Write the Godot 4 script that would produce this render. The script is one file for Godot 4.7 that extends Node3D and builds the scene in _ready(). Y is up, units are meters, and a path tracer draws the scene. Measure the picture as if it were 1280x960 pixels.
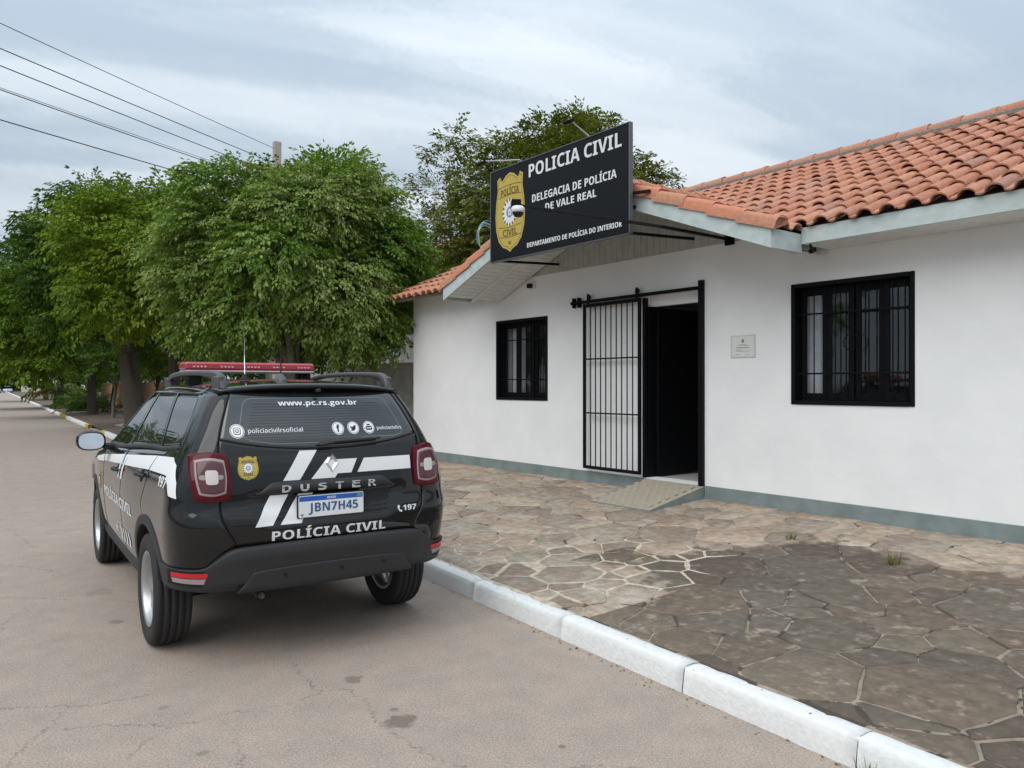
extends Node3D
# A police station with a tiled roof, a police car parked at the kerb, street trees. Street runs along -z; x grows towards the station; metres.

var M := {}
var counts := {}
var font: SystemFont
var font_plain: SystemFont

func _ready() -> void:
	setup_view()
	make_materials()
	build_ground()
	build_station()
	build_station_fittings()
	build_neighbours()
	build_car()
	build_trees()
	build_wires()
	build_small_things()

# ------------------------------------------------------------------ camera, sky, sun
func setup_view() -> void:
	var cam := Camera3D.new()
	cam.name = "camera"
	cam.fov = 53.08
	cam.near = 0.05
	cam.far = 1500.0
	cam.position = Vector3(0, 1.60, 0)
	cam.rotation = Vector3(atan(2.0 / 961.0), deg_to_rad(-34.1), 0)
	cam.current = true
	add_child(cam)
	var env := Environment.new()
	env.background_mode = Environment.BG_SKY
	env.tonemap_mode = Environment.TONE_MAPPER_LINEAR
	env.tonemap_exposure = 1.13
	env.sdfgi_enabled = true
	env.ssao_enabled = true
	env.ssil_enabled = true
	var sky := Sky.new()
	var sm := PanoramaSkyMaterial.new()
	sm.panorama = cloud_sky()
	sky.sky_material = sm
	env.sky = sky
	var we := WorldEnvironment.new()
	we.name = "environment"
	we.environment = env
	add_child(we)
	var sun := DirectionalLight3D.new()
	sun.name = "sun"
	sun.light_energy = SUN_ENERGY
	sun.light_color = Color(1.0, 0.985, 0.96)
	sun.light_angular_distance = 55.0
	sun.shadow_enabled = true
	sun.look_at_from_position(Vector3(-8.0, 9.0, 3.0), Vector3.ZERO)
	add_child(sun)

const SUN_ENERGY := 0.5

func cloud_sky() -> ImageTexture:
	var w := 2048
	var h := 1024
	var n1 := FastNoiseLite.new()
	n1.seed = 11
	n1.noise_type = FastNoiseLite.TYPE_SIMPLEX_SMOOTH
	n1.frequency = 0.8
	n1.fractal_octaves = 5
	n1.fractal_gain = 0.52
	n1.domain_warp_enabled = true
	n1.domain_warp_amplitude = 0.8
	n1.domain_warp_frequency = 0.5
	var n2 := FastNoiseLite.new()
	n2.seed = 5
	n2.noise_type = FastNoiseLite.TYPE_SIMPLEX_SMOOTH
	n2.frequency = 0.22
	n2.fractal_octaves = 3
	var data := PackedFloat32Array()
	data.resize(w * h * 3)
	var at := 0
	for j in h:
		var el := PI * (0.5 - (j + 0.5) / h)
		if el <= 0.0:
			for i in w:
				data[at] = 0.30
				data[at + 1] = 0.29
				data[at + 2] = 0.27
				at += 3
			continue
		var sy := sin(el)
		var cy := cos(el)
		var k := 1.0 / (sy + 0.16)
		var low := exp(-sy * 5.0)
		var lift := (1.0 + 1.25 * sy) / 1.27          # an overcast sky grows brighter towards the zenith
		for i in w:
			var az := TAU * (i + 0.5) / w
			var px := sin(az) * cy * k
			var pz := -cos(az) * cy * k
			# streaks lie along one wind direction
			var a := px * 0.97 + pz * 0.24
			var b := -px * 0.24 + pz * 0.97
			var c := n1.get_noise_2d(a * 0.55, b * 2.2)
			var d := n2.get_noise_2d(a + 40.0, b * 1.3)
			var t := clampf(0.36 + 0.72 * c + 0.58 * d, 0.0, 1.0)
			t = t * t * (3.0 - 2.0 * t)
			t = lerpf(t, 0.62, low * 0.55)
			data[at] = lift * lerpf(0.385, 0.70, t)
			data[at + 1] = lift * lerpf(0.475, 0.762, t)
			data[at + 2] = lift * lerpf(0.575, 0.82, t)
			at += 3
	var im := Image.create_from_data(w, h, false, Image.FORMAT_RGBF, data.to_byte_array())
	return ImageTexture.create_from_image(im)

# ------------------------------------------------------------------ helpers
func numbered(called: String) -> String:
	var n: int = counts.get(called, 0)
	counts[called] = n + 1
	return called if n == 0 else "%s_%03d" % [called, n]

func tag(o: Node3D, label: String, category: String, group := "") -> Node3D:
	o.set_meta("label", label)
	o.set_meta("category", category)
	if group != "":
		o.set_meta("group", group)
	return o

func thing(called: String, label: String, category: String, at := Vector3.ZERO, turn := 0.0, group := "") -> Node3D:
	var o := Node3D.new()
	o.name = numbered(called)
	add_child(o)
	o.position = at
	o.rotation.y = turn
	return tag(o, label, category, group)

func group_node(called: String, parent: Node) -> Node3D:
	var o := Node3D.new()
	o.name = called
	parent.add_child(o, true)
	return o

func put(called: String, mesh: Mesh, mat: Material, parent: Node = null, xf := Transform3D.IDENTITY) -> MeshInstance3D:
	var o := MeshInstance3D.new()
	o.mesh = mesh
	o.material_override = mat
	if parent == null or parent == self:
		o.name = numbered(called)
		add_child(o)
	else:
		o.name = called
		parent.add_child(o, true)
	o.transform = xf
	return o

func structure(o: Node3D) -> Node3D:
	o.set_meta("kind", "structure")
	return o

func mb(smooth := false) -> SurfaceTool:
	var st := SurfaceTool.new()
	st.begin(Mesh.PRIMITIVE_TRIANGLES)
	st.set_smooth_group(0 if smooth else -1)
	return st

func done(st: SurfaceTool) -> ArrayMesh:
	st.generate_normals()
	return st.commit()

func tri(st: SurfaceTool, a: Vector3, b: Vector3, c: Vector3) -> void:
	st.add_vertex(a)
	st.add_vertex(b)
	st.add_vertex(c)

func tri_out(st: SurfaceTool, a: Vector3, b: Vector3, c: Vector3, o: Vector3) -> void:
	if (c - a).cross(b - a).dot((a + b + c) / 3.0 - o) < 0.0:
		tri(st, a, c, b)
	else:
		tri(st, a, b, c)

func quad_out(st: SurfaceTool, a: Vector3, b: Vector3, c: Vector3, d: Vector3, o: Vector3) -> void:
	tri_out(st, a, b, c, o)
	tri_out(st, a, c, d, o)

# a box with chamfered edges, placed by xf
func cbox(st: SurfaceTool, xf: Transform3D, size: Vector3, bev := 0.006) -> void:
	var hs := size * 0.5
	var b := minf(bev, minf(hs.x, minf(hs.y, hs.z)) * 0.9)
	var o := xf.origin
	var p := func(sx: float, sy: float, sz: float, k: int) -> Vector3:
		var v := Vector3(sx * (hs.x - (0.0 if k == 0 else b)), sy * (hs.y - (0.0 if k == 1 else b)), sz * (hs.z - (0.0 if k == 2 else b)))
		return xf * v
	for s in [-1.0, 1.0]:
		quad_out(st, p.call(s, -1, -1, 0), p.call(s, 1, -1, 0), p.call(s, 1, 1, 0), p.call(s, -1, 1, 0), o)
		quad_out(st, p.call(-1, s, -1, 1), p.call(1, s, -1, 1), p.call(1, s, 1, 1), p.call(-1, s, 1, 1), o)
		quad_out(st, p.call(-1, -1, s, 2), p.call(1, -1, s, 2), p.call(1, 1, s, 2), p.call(-1, 1, s, 2), o)
		for r in [-1.0, 1.0]:
			quad_out(st, p.call(s, r, -1, 0), p.call(s, r, 1, 0), p.call(s, r, 1, 1), p.call(s, r, -1, 1), o)
			quad_out(st, p.call(s, -1, r, 0), p.call(s, 1, r, 0), p.call(s, 1, r, 2), p.call(s, -1, r, 2), o)
			quad_out(st, p.call(-1, s, r, 1), p.call(1, s, r, 1), p.call(1, s, r, 2), p.call(-1, s, r, 2), o)
			for q in [-1.0, 1.0]:
				tri_out(st, p.call(s, r, q, 0), p.call(s, r, q, 1), p.call(s, r, q, 2), o)

func at(x: float, y: float, z: float) -> Transform3D:
	return Transform3D(Basis.IDENTITY, Vector3(x, y, z))

# box given by two corners
func bx(st: SurfaceTool, a: Vector3, b: Vector3, bev := 0.006) -> void:
	cbox(st, Transform3D(Basis.IDENTITY, (a + b) * 0.5), (b - a).abs(), bev)

# a square bar between two points
func bar(st: SurfaceTool, a: Vector3, b: Vector3, w: float, h: float, up := Vector3.UP, bev := 0.003) -> void:
	var z := (b - a).normalized()
	var x := up.cross(z)
	x = Vector3.RIGHT if x.length() < 0.01 else x.normalized()
	var y := z.cross(x)
	cbox(st, Transform3D(Basis(x, y, z), (a + b) * 0.5), Vector3(w, h, a.distance_to(b)), bev)

func grid(st: SurfaceTool, rows: Array, closed := false) -> void:
	for i in rows.size() - 1:
		var a: PackedVector3Array = rows[i]
		var b: PackedVector3Array = rows[i + 1]
		var n := a.size()
		for j in (n if closed else n - 1):
			var k := (j + 1) % n
			tri(st, a[j], b[j], b[k])
			tri(st, a[j], b[k], a[k])

func tube(st: SurfaceTool, pts: PackedVector3Array, radii: Array, sides := 8, caps := true) -> void:
	var rows := []
	var side := Vector3.ZERO
	for i in pts.size():
		var dir := (pts[mini(i + 1, pts.size() - 1)] - pts[maxi(i - 1, 0)]).normalized()
		if side == Vector3.ZERO:
			side = dir.cross(Vector3.UP)
			if side.length() < 0.05:
				side = dir.cross(Vector3.RIGHT)
		side = (side - dir * side.dot(dir)).normalized()
		var up := side.cross(dir)
		var r: float = radii[mini(i, radii.size() - 1)]
		var row := PackedVector3Array()
		for k in sides:
			var t := TAU * k / sides
			row.append(pts[i] + (side * cos(t) + up * sin(t)) * r)
		rows.append(row)
	grid(st, rows, true)
	if caps:
		for e in [0, rows.size() - 1]:
			var row: PackedVector3Array = rows[e]
			for k in range(1, sides - 1):
				tri_out(st, row[0], row[k], row[k + 1], pts[1] if e == 0 else pts[pts.size() - 2])

# profile: points (radius, height) turned round the y axis of xf
func lathe(st: SurfaceTool, profile: Array, n: int, xf: Transform3D) -> void:
	var rows := []
	for p in profile:
		var row := PackedVector3Array()
		for k in n:
			var t := TAU * k / n
			row.append(xf * Vector3(p.x * cos(t), p.y, p.x * sin(t)))
		rows.append(row)
	grid(st, rows, true)

# a flat outline given thickness: z from z0 to z1 in xf
func slab(st: SurfaceTool, poly: PackedVector2Array, z0: float, z1: float, xf: Transform3D) -> void:
	var idx := Geometry2D.triangulate_polygon(poly)
	var c2 := Vector2.ZERO
	for p in poly:
		c2 += p / poly.size()
	for i in range(0, idx.size(), 3):
		for z in [z0, z1]:
			var a := poly[idx[i]]
			var b := poly[idx[i + 1]]
			var c := poly[idx[i + 2]]
			var m := (a + b + c) / 3.0
			tri_out(st, xf * Vector3(a.x, a.y, z), xf * Vector3(b.x, b.y, z), xf * Vector3(c.x, c.y, z), xf * Vector3(m.x, m.y, (z0 + z1) * 0.5))
	var ccw := not Geometry2D.is_polygon_clockwise(poly)
	for i in poly.size():
		var a := poly[i]
		var b := poly[(i + 1) % poly.size()]
		var e := (b - a).normalized()
		var out := Vector2(e.y, -e.x) if ccw else Vector2(-e.y, e.x)
		var o := (a + b) * 0.5 - out * 0.001
		quad_out(st, xf * Vector3(a.x, a.y, z0), xf * Vector3(b.x, b.y, z0), xf * Vector3(b.x, b.y, z1), xf * Vector3(a.x, a.y, z1), xf * Vector3(o.x, o.y, (z0 + z1) * 0.5))

func text_mesh(words: String, height: float, wide := 0.0, depth := 0.004, plain := false) -> ArrayMesh:
	var tm := TextMesh.new()
	tm.text = words
	tm.font = font_plain if plain else font
	tm.font_size = 64
	tm.pixel_size = 0.01
	tm.depth = 0.01
	tm.curve_step = 1.5
	var arr := tm.get_mesh_arrays()
	var v: PackedVector3Array = arr[Mesh.ARRAY_VERTEX]
	var box := AABB(v[0], Vector3.ZERO)
	for p in v:
		box = box.expand(p)
	var sy := height / box.size.y
	var sx := wide / box.size.x if wide > 0.0 else sy
	var c := box.get_center()
	for i in v.size():
		v[i] = Vector3((v[i].x - c.x) * sx, (v[i].y - c.y) * sy, (v[i].z - c.z) / box.size.z * depth)
	arr[Mesh.ARRAY_VERTEX] = v
	var m := ArrayMesh.new()
	m.add_surface_from_arrays(Mesh.PRIMITIVE_TRIANGLES, arr)
	return m

# lay a flat mesh (x, y, thickness z) on a surface given by fn(x, y) -> [point, normal]
func warp(mesh: ArrayMesh, fn: Callable, lift: float) -> ArrayMesh:
	var arr := mesh.surface_get_arrays(0)
	var v: PackedVector3Array = arr[Mesh.ARRAY_VERTEX]
	var nn: PackedVector3Array = arr[Mesh.ARRAY_NORMAL]
	for i in v.size():
		var r: Array = fn.call(v[i].x, v[i].y)
		v[i] = r[0] + r[1] * (lift + v[i].z)
		nn[i] = r[1]
	arr[Mesh.ARRAY_VERTEX] = v
	arr[Mesh.ARRAY_NORMAL] = nn
	arr[Mesh.ARRAY_TANGENT] = null
	var m := ArrayMesh.new()
	m.add_surface_from_arrays(Mesh.PRIMITIVE_TRIANGLES, arr)
	return m

# a flat outline laid on such a surface
func decal(poly: PackedVector2Array, fn: Callable, lift: float, splits := 2) -> ArrayMesh:
	var st := mb(true)
	var idx := Geometry2D.triangulate_polygon(poly)
	var ts := []
	for i in range(0, idx.size(), 3):
		ts.append([poly[idx[i]], poly[idx[i + 1]], poly[idx[i + 2]]])
	for k in splits:
		var more := []
		for t in ts:
			var ab: Vector2 = (t[0] + t[1]) * 0.5
			var bc: Vector2 = (t[1] + t[2]) * 0.5
			var ca: Vector2 = (t[2] + t[0]) * 0.5
			more.append([t[0], ab, ca])
			more.append([ab, t[1], bc])
			more.append([ca, bc, t[2]])
			more.append([ab, bc, ca])
		ts = more
	for t in ts:
		var v := []
		var o := Vector3.ZERO
		for p in t:
			var r: Array = fn.call(p.x, p.y)
			v.append(r[0] + r[1] * lift)
			o += (r[0] - r[1]) / 3.0
		tri_out(st, v[0], v[1], v[2], o)
	return done(st)

func disc(r: float, n := 20, c := Vector2.ZERO) -> PackedVector2Array:
	var p := PackedVector2Array()
	for k in n:
		p.append(c + Vector2(cos(TAU * k / n), sin(TAU * k / n)) * r)
	return p

func round_rect(w: float, h: float, r: float, n := 5, c := Vector2.ZERO) -> PackedVector2Array:
	var p := PackedVector2Array()
	for q in 4:
		var o := Vector2([1, -1, -1, 1][q] * (w * 0.5 - r), [1, 1, -1, -1][q] * (h * 0.5 - r))
		for k in n + 1:
			var t := PI * 0.5 * (q + float(k) / n)
			p.append(c + o + Vector2(cos(t), sin(t)) * r)
	return p

func pv(a: Array) -> PackedVector2Array:
	var p := PackedVector2Array()
	for i in range(0, a.size(), 2):
		p.append(Vector2(a[i], a[i + 1]))
	return p

func keyed(keys: Array, x: float) -> float:
	var n := keys.size()
	if x <= keys[0][0]:
		return keys[0][1]
	if x >= keys[n - 1][0]:
		return keys[n - 1][1]
	var i := 0
	while keys[i + 1][0] < x:
		i += 1
	var a: Array = keys[i]
	var b: Array = keys[i + 1]
	var p: Array = keys[maxi(i - 1, 0)]
	var q: Array = keys[mini(i + 2, n - 1)]
	var d: float = b[0] - a[0]
	var m0: float = (b[1] - p[1]) / maxf(b[0] - p[0], 1e-6) * d
	var m1: float = (q[1] - a[1]) / maxf(q[0] - a[0], 1e-6) * d
	var t: float = (x - a[0]) / d
	return (2 * t * t * t - 3 * t * t + 1) * a[1] + (t * t * t - 2 * t * t + t) * m0 + (-2 * t * t * t + 3 * t * t) * b[1] + (t * t * t - t * t) * m1

# ------------------------------------------------------------------ materials
func noise_tex(seed_: int, freq: float, lo: Color, hi: Color, oct := 4, size := 512, kind := FastNoiseLite.TYPE_SIMPLEX_SMOOTH) -> NoiseTexture2D:
	var n := FastNoiseLite.new()
	n.seed = seed_
	n.noise_type = kind
	n.frequency = freq
	n.fractal_octaves = oct
	var t := NoiseTexture2D.new()
	t.width = size
	t.height = size
	t.seamless = true
	t.noise = n
	var g := Gradient.new()
	g.offsets = PackedFloat32Array([0.15, 0.85])
	g.colors = PackedColorArray([lo, hi])
	t.color_ramp = g
	return t

func bump_tex(seed_: int, freq: float, strength: float, oct := 4, size := 512) -> NoiseTexture2D:
	var n := FastNoiseLite.new()
	n.seed = seed_
	n.noise_type = FastNoiseLite.TYPE_SIMPLEX_SMOOTH
	n.frequency = freq
	n.fractal_octaves = oct
	var t := NoiseTexture2D.new()
	t.width = size
	t.height = size
	t.seamless = true
	t.noise = n
	t.as_normal_map = true
	t.bump_strength = strength
	return t

# linear base colour
func lin(r: float, g: float, b: float) -> Color:
	return Color(r, g, b).linear_to_srgb()

func mat(r: float, g: float, b: float, rough := 0.6, metal := 0.0) -> StandardMaterial3D:
	var m := StandardMaterial3D.new()
	m.albedo_color = lin(r, g, b)
	m.roughness = rough
	m.metallic = metal
	return m

# the colour varied by a noise between two shades, laid on by world position
func varied(seed_: int, freq: float, metres: float, lo: Color, hi: Color, rough := 0.8, bump := 0.0, bump_freq := 0.05, oct := 4) -> StandardMaterial3D:
	var m := StandardMaterial3D.new()
	m.albedo_texture = noise_tex(seed_, freq, lo, hi, oct)
	m.roughness = rough
	m.uv1_triplanar = true
	m.uv1_world_triplanar = true
	m.uv1_scale = Vector3.ONE / metres
	if bump > 0.0:
		m.normal_enabled = true
		m.normal_texture = bump_tex(seed_ + 1, bump_freq, bump)
	return m

func make_materials() -> void:
	font = SystemFont.new()
	font.font_names = PackedStringArray(["Droid Sans"])
	font.font_weight = 700
	font_plain = SystemFont.new()
	font_plain.font_names = PackedStringArray(["Droid Sans"])
	M.plaster = varied(21, 0.008, 3.1, lin(0.80, 0.806, 0.81), lin(0.85, 0.853, 0.853), 0.85, 1.0, 0.012, 5)
	M.plinth = varied(23, 0.01, 1.5, lin(0.16, 0.20, 0.20), lin(0.22, 0.265, 0.265), 0.75)
	M.trim = varied(25, 0.012, 1.2, lin(0.42, 0.50, 0.49), lin(0.53, 0.60, 0.585), 0.6, 1.0, 0.03)
	M.gable = varied(27, 0.012, 1.0, lin(0.42, 0.43, 0.41), lin(0.50, 0.51, 0.48), 0.7)
	M.soffit = varied(29, 0.012, 1.0, lin(0.62, 0.63, 0.61), lin(0.72, 0.73, 0.70), 0.7)
	M.tiles = []
	var tints := [[0.53, 0.235, 0.14], [0.48, 0.205, 0.12], [0.57, 0.27, 0.165], [0.50, 0.23, 0.145], [0.45, 0.205, 0.13], [0.54, 0.275, 0.18], [0.41, 0.215, 0.155]]
	for i in tints.size():
		var c: Array = tints[i]
		M.tiles.append(varied(31 + i % 3, 0.02, 0.7, lin(c[0] * 0.72, c[1] * 0.72, c[2] * 0.75), lin(c[0] * 1.05, c[1] * 1.05, c[2] * 1.05), 0.85, 2.0, 0.05))
	M.tile_new = varied(35, 0.02, 0.7, lin(0.52, 0.20, 0.115), lin(0.60, 0.25, 0.15), 0.8, 1.5, 0.05)
	M.cement = varied(37, 0.03, 0.6, lin(0.16, 0.135, 0.115), lin(0.30, 0.26, 0.22), 0.95, 3.0, 0.06)
	M.black_metal = mat(0.005, 0.0055, 0.007, 0.45)
	M.black_metal.metallic_specular = 0.25
	M.dark_inside = mat(0.05, 0.05, 0.05, 0.9)
	M.room = mat(0.45, 0.45, 0.42, 0.9)
	M.floor_tile = mat(0.62, 0.62, 0.6, 0.25)
	M.curtain = mat(0.80, 0.83, 0.88, 0.95)
	M.curtain.backlight_enabled = true
	M.curtain.backlight = Color(0.3, 0.3, 0.3)
	var g := mat(0.02, 0.025, 0.025, 0.03)
	g.transparency = BaseMaterial3D.TRANSPARENCY_ALPHA
	g.albedo_color = Color(0.05, 0.06, 0.06, 0.14)
	g.metallic_specular = 0.7
	M.pane = g
	M.sign_black = mat(0.011, 0.012, 0.015, 0.42)
	M.sign_black.metallic_specular = 0.25
	M.white_vinyl = mat(0.78, 0.79, 0.80, 0.45)
	M.sign_white = mat(0.74, 0.76, 0.78, 0.5)
	M.gold = mat(0.50, 0.38, 0.075, 0.5)
	M.gold_dark = mat(0.12, 0.085, 0.02, 0.5)
	M.emblem_blue = mat(0.16, 0.27, 0.48, 0.5)
	M.emblem_green = mat(0.10, 0.28, 0.12, 0.5)
	M.white_paper = mat(0.72, 0.72, 0.70, 0.35)
	M.print_grey = mat(0.22, 0.22, 0.23, 0.6)
	M.lens = mat(0.01, 0.01, 0.012, 0.05)
	M.white_plastic = mat(0.75, 0.75, 0.74, 0.4)
	# car
	M.paint = mat(0.006, 0.0065, 0.007, 0.16)
	M.paint.metallic_specular = 0.12
	M.paint.clearcoat_enabled = true
	M.paint.clearcoat = 1.0
	M.paint.clearcoat_roughness = 0.03
	M.shell = mat(0.004, 0.004, 0.004, 0.7)
	M.plastic = mat(0.019, 0.020, 0.022, 0.52)
	M.plastic.normal_enabled = true
	M.plastic.normal_texture = bump_tex(44, 0.3, 1.0, 2, 256)
	M.plastic.uv1_triplanar = true
	M.plastic.uv1_scale = Vector3.ONE * 12.0
	M.rail = mat(0.07, 0.072, 0.076, 0.42)
	M.auto_glass = mat(0.012, 0.015, 0.015, 0.02)
	M.auto_glass.metallic_specular = 0.6
	M.rear_glass = mat(0.016, 0.019, 0.02, 0.03)
	M.rear_glass.metallic_specular = 0.9
	M.glass_line = mat(0.20, 0.22, 0.23, 0.4)
	M.heat_line = mat(0.03, 0.032, 0.032, 0.4)
	M.chrome = mat(0.75, 0.76, 0.78, 0.14, 1.0)
	M.alloy = mat(0.46, 0.47, 0.48, 0.36, 0.8)
	M.rubber = varied(46, 0.05, 0.4, lin(0.016, 0.016, 0.017), lin(0.032, 0.031, 0.030), 0.8)
	M.rubber.uv1_world_triplanar = false
	M.lamp_red = mat(0.085, 0.004, 0.008, 0.06)
	M.lamp_red.metallic_specular = 0.35
	M.lamp_clear = mat(0.34, 0.27, 0.27, 0.08)
	M.lamp_clear.metallic_specular = 0.4
	M.lamp_smoke = mat(0.10, 0.035, 0.04, 0.08)
	M.lamp_core = mat(0.62, 0.58, 0.56, 0.2)
	M.reflector_red = mat(0.55, 0.02, 0.03, 0.12)
	M.bar_red = mat(0.42, 0.015, 0.03, 0.12)
	M.bar_red.clearcoat_enabled = true
	M.bar_pink = mat(0.65, 0.25, 0.27, 0.25)
	M.plate_white = mat(0.72, 0.74, 0.76, 0.4)
	M.plate_blue = mat(0.012, 0.10, 0.42, 0.4)
	M.plate_ink = mat(0.03, 0.09, 0.24, 0.5)
	# greenery
	M.bark = varied(51, 0.02, 0.5, lin(0.045, 0.036, 0.028), lin(0.12, 0.10, 0.08), 0.95, 5.0, 0.05)
	M.bark_pale = varied(53, 0.02, 0.5, lin(0.12, 0.105, 0.085), lin(0.22, 0.20, 0.17), 0.95, 4.0, 0.05)
	M.leaf = mat(1, 1, 1, 0.6)
	M.leaf.metallic_specular = 0.35
	M.leaf.vertex_color_use_as_albedo = true
	M.leaf.backlight_enabled = true
	M.leaf.backlight = Color(0.7, 0.75, 0.4)
	M.leaf.cull_mode = BaseMaterial3D.CULL_DISABLED
	M.concrete = varied(55, 0.02, 0.8, lin(0.34, 0.31, 0.27), lin(0.46, 0.43, 0.38), 0.9, 2.0, 0.05)
	M.wall_grey = varied(57, 0.01, 1.6, lin(0.34, 0.33, 0.30), lin(0.50, 0.485, 0.45), 0.9, 2.0, 0.03)
	M.cable = mat(0.012, 0.012, 0.013, 0.6)
	M.wood = varied(59, 0.02, 0.8, lin(0.26, 0.145, 0.075), lin(0.40, 0.235, 0.13), 0.85)
	M.brick = varied(61, 0.03, 0.5, lin(0.26, 0.11, 0.07), lin(0.40, 0.18, 0.11), 0.9)

# ------------------------------------------------------------------ ground, road, kerb, pavement
const WALL_X := 6.548     # the station's wall where it meets the pavement, at z = -5.872
const WALL_Z := -5.872
const WALL_Y := 0.35
const WALL_TURN := -86.3159
const KERB_X := 2.99
const KERB_H := 0.135

func wall_x(z: float) -> float:
	return WALL_X + 0.0644 * (z - WALL_Z)

func pave_y(x: float, z: float) -> float:
	var t := clampf((x - KERB_X - 0.13) / (wall_x(z) - KERB_X - 0.13), 0.0, 1.2)
	return KERB_H + (WALL_Y - KERB_H) * t

func sheet(x0: float, x1: float, z0: float, z1: float, y: float, nx := 1, nz := 1) -> ArrayMesh:
	var st := mb(true)
	for i in nx:
		for j in nz:
			var xs := [lerpf(x0, x1, float(i) / nx), lerpf(x0, x1, (i + 1.0) / nx)]
			var zs := [lerpf(z0, z1, float(j) / nz), lerpf(z0, z1, (j + 1.0) / nz)]
			for k in [[0, 0], [1, 0], [1, 1], [0, 0], [1, 1], [0, 1]]:
				var x: float = xs[k[0]]
				var z: float = zs[k[1]]
				var uv := Vector2((x - x0) / (x1 - x0), (z - z0) / (z1 - z0))
				st.set_uv(uv)
				st.set_uv2(uv)
				st.add_vertex(Vector3(x, y, z))
	return done(st)

const CX0 := -4.6
const CX1 := 2.99
const CZ0 := -14.0
const CZ1 := 2.0

func crack_image() -> ImageTexture:
	var w := 1024
	var h := 2048
	var im := Image.create(w, h, false, Image.FORMAT_RGBA8)
	im.fill(Color(0.13, 0.10, 0.09, 0.0))
	var rng := RandomNumberGenerator.new()
	rng.seed = 77
	var n := FastNoiseLite.new()
	n.seed = 3
	n.frequency = 6.0
	var lines := [
		[0.04, -4.58, 0.21, -4.49, 0.38, -4.38, 0.52, -4.36, 0.7, -4.34],
		[0.3, -4.36, 0.24, -4.22, 0.15, -4.08, 0.08, -3.95, 0.06, -3.85, -0.1, -3.5],
		[0.49, -3.67, 0.6, -3.8, 0.69, -3.89, 0.81, -3.88, 0.95, -3.88, 1.13, -3.84, 1.32, -3.84, 1.43, -3.89],
		[0.28, -4.13, 0.42, -4.09, 0.58, -3.99, 0.69, -3.89],
		[1.46, -4.53, 1.42, -4.25, 1.42, -3.92, 1.56, -3.83, 1.57, -3.61, 1.52, -3.44, 1.53, -3.28, 1.55, -3.14, 1.57, -2.91],
		[-0.1, -5.6, 0.05, -6.04, 0.13, -6.4, 0.24, -6.46], [0.2, -9.98, 0.29, -9.46, 0.33, -9.01, 0.39, -8.93],
		[-0.2, -11.0, 0.09, -11.27, 0.24, -11.48, 0.5, -11.6], [0.91, -3.59, 0.9, -3.4, 0.86, -3.31, 0.9, -3.0],
		[-1.5, -9.0, -0.9, -8.6, -0.3, -8.7, 0.2, -8.1, 0.5, -7.6], [-0.6, -7.2, -0.2, -6.9, 0.1, -6.95, 0.5, -6.6],
		[1.57, -2.91, 1.75, -2.6, 2.1, -2.5, 2.4, -2.2], [-2.0, -4.0, -1.0, -4.4, 0.04, -4.58]]
	for l in lines:
		var p := PackedVector2Array()
		for i in range(0, l.size(), 2):
			p.append(Vector2(l[i], l[i + 1]))
		for i in p.size() - 1:
			var steps := int(p[i].distance_to(p[i + 1]) / 0.003)
			for k in steps:
				var q := p[i].lerp(p[i + 1], float(k) / steps)
				q += Vector2(n.get_noise_2d(q.x * 3.0, q.y * 3.0), n.get_noise_2d(q.x * 3.0 + 50.0, q.y * 3.0)) * 0.035
				var u := int((q.x - CX0) / (CX1 - CX0) * w)
				var v := int((q.y - CZ0) / (CZ1 - CZ0) * h)
				var strength := clampf(0.26 + 0.45 * n.get_noise_2d(q.x + 9.0, q.y), 0.0, 0.6)
				if u > 0 and u < w - 1 and v > 0 and v < h - 1:
					im.set_pixel(u, v, Color(0.16, 0.12, 0.105, maxf(im.get_pixel(u, v).a, strength)))
	# round damp spots and small stains
	for s in [[1.63, -3.96, 0.06, 0.45], [1.62, -3.33, 0.085, 0.55], [1.65, -3.47, 0.025, 0.45], [0.76, -3.53, 0.03, 0.3], [0.71, -6.72, 0.12, 0.2], [0.70, -5.82, 0.05, 0.35], [0.71, -4.14, 0.03, 0.3], [-0.3, -6.0, 0.05, 0.3], [2.1, -2.7, 0.02, 0.5]]:
		var r: float = s[2]
		for a in range(-40, 41):
			for b in range(-40, 41):
				var x: float = s[0] + a * 0.0074
				var z: float = s[1] + b * 0.0078
				var d := Vector2(x - s[0], z - s[1]).length() + n.get_noise_2d(x * 2.0, z * 2.0) * r * 0.45
				if d < r:
					var u := int((x - CX0) / (CX1 - CX0) * w)
					var v := int((z - CZ0) / (CZ1 - CZ0) * h)
					if u >= 0 and u < w and v >= 0 and v < h:
						im.set_pixel(u, v, Color(0.26, 0.22, 0.195, maxf(im.get_pixel(u, v).a, s[3] * clampf((r - d) / (r * 0.3), 0.0, 1.0))))
	# loose pale grit
	for k in 420:
		var u := rng.randi_range(2, w - 3)
		var v := rng.randi_range(2, h - 3)
		var c := Color(0.72, 0.68, 0.62, 0.75) if k % 3 else Color(0.2, 0.15, 0.12, 0.8)
		im.set_pixel(u, v, c)
	return ImageTexture.create_from_image(im)

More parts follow.
